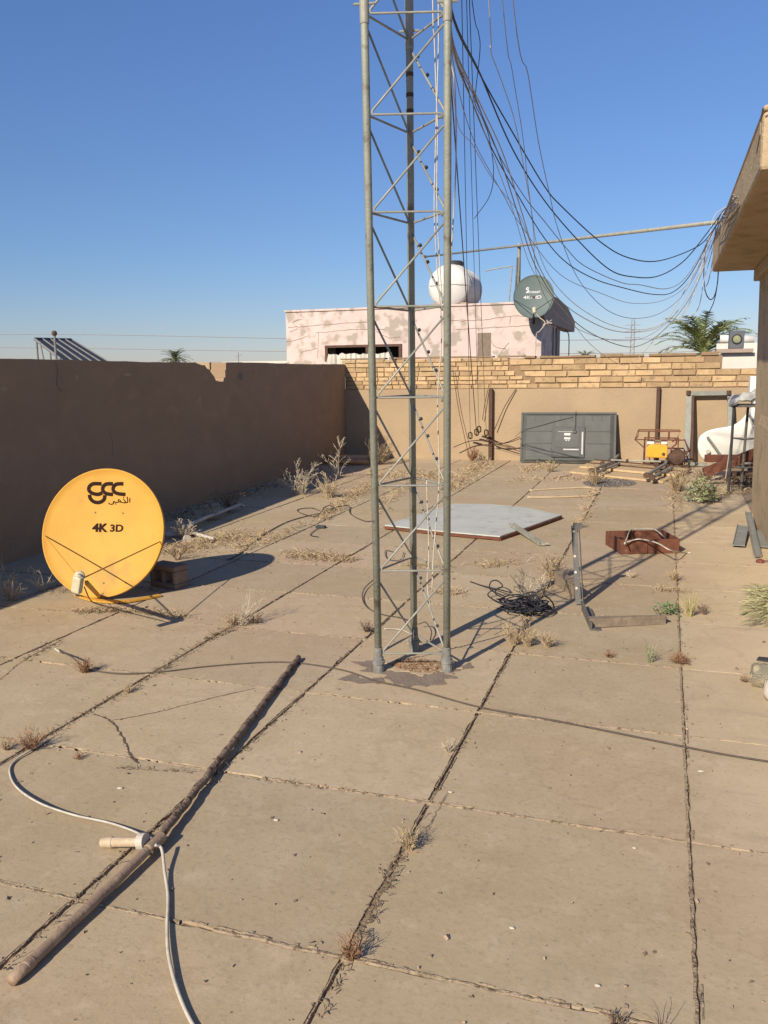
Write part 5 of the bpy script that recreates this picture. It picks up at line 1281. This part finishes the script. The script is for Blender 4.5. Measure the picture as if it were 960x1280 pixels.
weed(862, 770, 34, 60, .5, 'grass_yel', 'upright yellow green grass tuft beside the green leafy weed', name='grass_tuft', branch=0)
weed(880, 768, 16, 26, 1.1, 'dry_dark', 'dark purple brown sprig right of the yellow green grass', name='dry_tuft')
leafy(835, 767, 34, 14, 150, 'leaf', 'small fresh green leafy weed at the tip of the bracket', ls=.022)
weed(842, 726, 18, 40, 1.0, 'dry', 'small straw tuft in the right joint before the rusty tray', name='dry_tuft')
weed(788, 722, 12, 20, 1.5, 'dry_pale', 'small pale sprig in the shadow right of the bracket', name='dry_tuft')
leafy(876, 628, 34, 34, 420, 'leaf_grey', 'pale green leafy shrub on the floor left of the metal stand', 'leafy_shrub', .045, 'shrub')
weed(882, 626, 36, 30, .9, 'dry', 'dry stalks standing among the pale green shrub', branch=3, seeds=1)
weed(846, 615, 34, 50, .9, 'dry', 'straw weed in the joint left of the pale green shrub', branch=3, seeds=1)
weed(880, 602, 24, 60, 1.3, 'dry_dark', 'dry brush in front of the slanting rusty beam', branch=4)
weed(744, 606, 26, 40, 1.0, 'dry', 'straw weed at the near corner of the timber panel', branch=3, seeds=1)
weed(688, 590, 16, 30, 1.4, 'dry', 'low straw weed on the floor before the television', name='dry_tuft')
weed(459, 790, 17, 40, 1.0, 'dry_dark', 'small dark tuft just left of the mast foot', name='dry_tuft')
weed(590, 577, 20, 50, .8, 'dry_red', 'orange brown weed at the wall under the turnbuckles', branch=3)
weed(770, 1283, 22, 40, 1.3, 'dry_dark', 'dark tuft at the bottom edge on the right joint', name='dry_tuft')
weed(826, 1290, 48, 5, .5, 'dry_dark', 'few thin blades at the bottom edge right of the joint', name='dry_tuft', branch=0)
weed(930, 852, 10, 26, 1.6, 'dry_red', 'tiny reddish sprig at the left end of the clear jar', name='dry_tuft')
weed(412, 622, 34, 46, 1.0, 'straw_hose', 'straw weed growing through the thin cable loop', branch=3, seeds=1)
# uncountable dead growth along the joints and wall foot
def litter(name, m, label, zones, h=(.01, .05), r=.0016):
    b = MB()
    for (pts, n, wpx) in zones:
        for k in range(n):
            s = random.random()*(len(pts)-1); i = int(s); px = pts[i][0]+(pts[i+1][0]-pts[i][0])*(s-i)+random.gauss(0, wpx*1.6); py = pts[i][1]+(pts[i+1][1]-pts[i][1])*(s-i)+random.gauss(0, wpx*.45)
            p = G(px, py, .003); D = (p-CAM).dot(fw); hh_ = random.uniform(*h)*(1+D*.06); rr_ = max(r, .0003*D)
            if p.x < wx(p.y)+.02 or p.y > WY-.03: continue
            a = random.random()*6.28; q = p+Vector((math.cos(a)*hh_, math.sin(a)*hh_, hh_*random.uniform(.05, .9))); b.tube([p, p.lerp(q, .5)+Vector((0, 0, hh_*.15)), q], rr_, 3, cap=False)
    return tag(b.build(name, M[m], fix=False, origin=(0, 0, 0)), label, 'dead growth', kind='stuff')
litter('dead_growth', 'dry', 'straw coloured dead growth along the far floor joints', [
    ([(360, 692), (400, 697), (440, 700)], 500, 4), ([(560, 612), (590, 590), (605, 578)], 900, 5), ([(470, 596), (520, 592), (560, 598)], 500, 5),
    ([(400, 650), (440, 620), (470, 604)], 700, 4), ([(330, 665), (300, 690)], 260, 4), ([(205, 690), (260, 680), (300, 668)], 900, 8),
    ([(100, 765), (140, 763), (180, 766), (240, 772)], 420, 3), ([(845, 640), (844, 600)], 220, 4), ([(885, 625), (900, 620), (925, 612)], 260, 5),
    ([(600, 707), (640, 704)], 120, 5), ([(470, 640), (480, 628), (500, 612), (545, 590)], 260, 5), ([(640, 600), (700, 598), (745, 600)], 160, 4), ([(380, 655), (355, 668), (330, 680)], 140, 3), ([(545, 740), (575, 742)], 120, 4), ([(505, 708), (560, 708)], 100, 4), ([(655, 590), (690, 578)], 160, 4), ([(700, 700), (680, 735), (655, 780)], 200, 3), ([(740, 612), (730, 650)], 140, 3), ([(820, 738), (850, 738)], 60, 3)])
litter('dead_leaf_litter', 'dry_dark', 'dark dead growth along the foot of the left wall and in the near joints', [
    ([(210, 650), (260, 632), (320, 612), (430, 580)], 900, 6), ([(0, 1215), (90, 1130), (280, 962), (450, 802)], 130, 1.5), ([(400, 1275), (440, 1195), (540, 1000), (640, 815)], 110, 1.5),
    ([(40, 930), (190, 845), (260, 800), (300, 780)], 420, 3), ([(60, 562+180), (110, 735), (200, 738)], 160, 4), ([(30, 826), (75, 800)], 80, 3), ([(440, 1195), (500, 1068)], 120, 3), ([(385, 690), (430, 700), (360, 698)], 260, 4),
    ([(140, 960), (250, 965), (480, 995)], 100, 1.5)], h=(.004, .022), r=.0012)
# pebbles, flakes and droppings
b = MB()
for k in range(1500):
    if k % 3: p = Vector((random.uniform(-4.2, .95), 1.2+random.random()**1.4*9, .002))
    else:
        x_ = random.choice(XJ[1:-1]); p = Vector((x_+random.gauss(0, .03), 1.3+random.random()*8, .001))
    s_ = random.uniform(.0012, .0048)*(1 if k % 11 else 1.8)
    b.box(-s_, s_, -s_*.8, s_*.8, -s_*.4, s_*.7, Matrix.Translation(p) @ Matrix.Rotation(random.random()*6, 4, Vector((random.random(), random.random(), 1))))
tag(b.build('pebbles', M['stone'], fix=False, origin=(0, 0, 0)), 'tiny stones and crumbs strewn over the slabs', 'pebbles', kind='stuff')
b = MB()
for px, py in ((747, 1232), (563, 990), (876, 964), (793, 1060), (640, 1160), (150, 985), (345, 1025)):
    p = G(px, py, .0035); s_ = random.uniform(.005, .010); b.lathe([(s_, 0), (s_*.8, .002), (s_*.2, .003)], Matrix.Translation(p), 9, 1.3, .8)
tag(b.build('pale_chips', M['chip']), 'few pale paint chips on the near slabs', 'chips', kind='stuff')
b = MB()
for k in range(170):
    p = Vector((random.uniform(-3.6, .9), 1.5+random.random()*6.5, .005)); a = random.random()*6.28; L = random.uniform(.006, .018)
    j = len(b.v); u = Vector((math.cos(a), math.sin(a), random.uniform(-.1, .5)))*L; v = Vector((-math.sin(a), math.cos(a), random.uniform(0, .5)))*L*.35
    b.v += [p, p+u*.5+v, p+u, p+u*.5-v*.6+Vector((0, 0, L*.2))]; b.f.append((j, j+1, j+2, j+3))
tag(b.build('dead_leaves', M['dry_dark'], fix=False, origin=(0, 0, 0)), 'scattered tiny dead leaves on the slabs', 'leaves', kind='stuff')
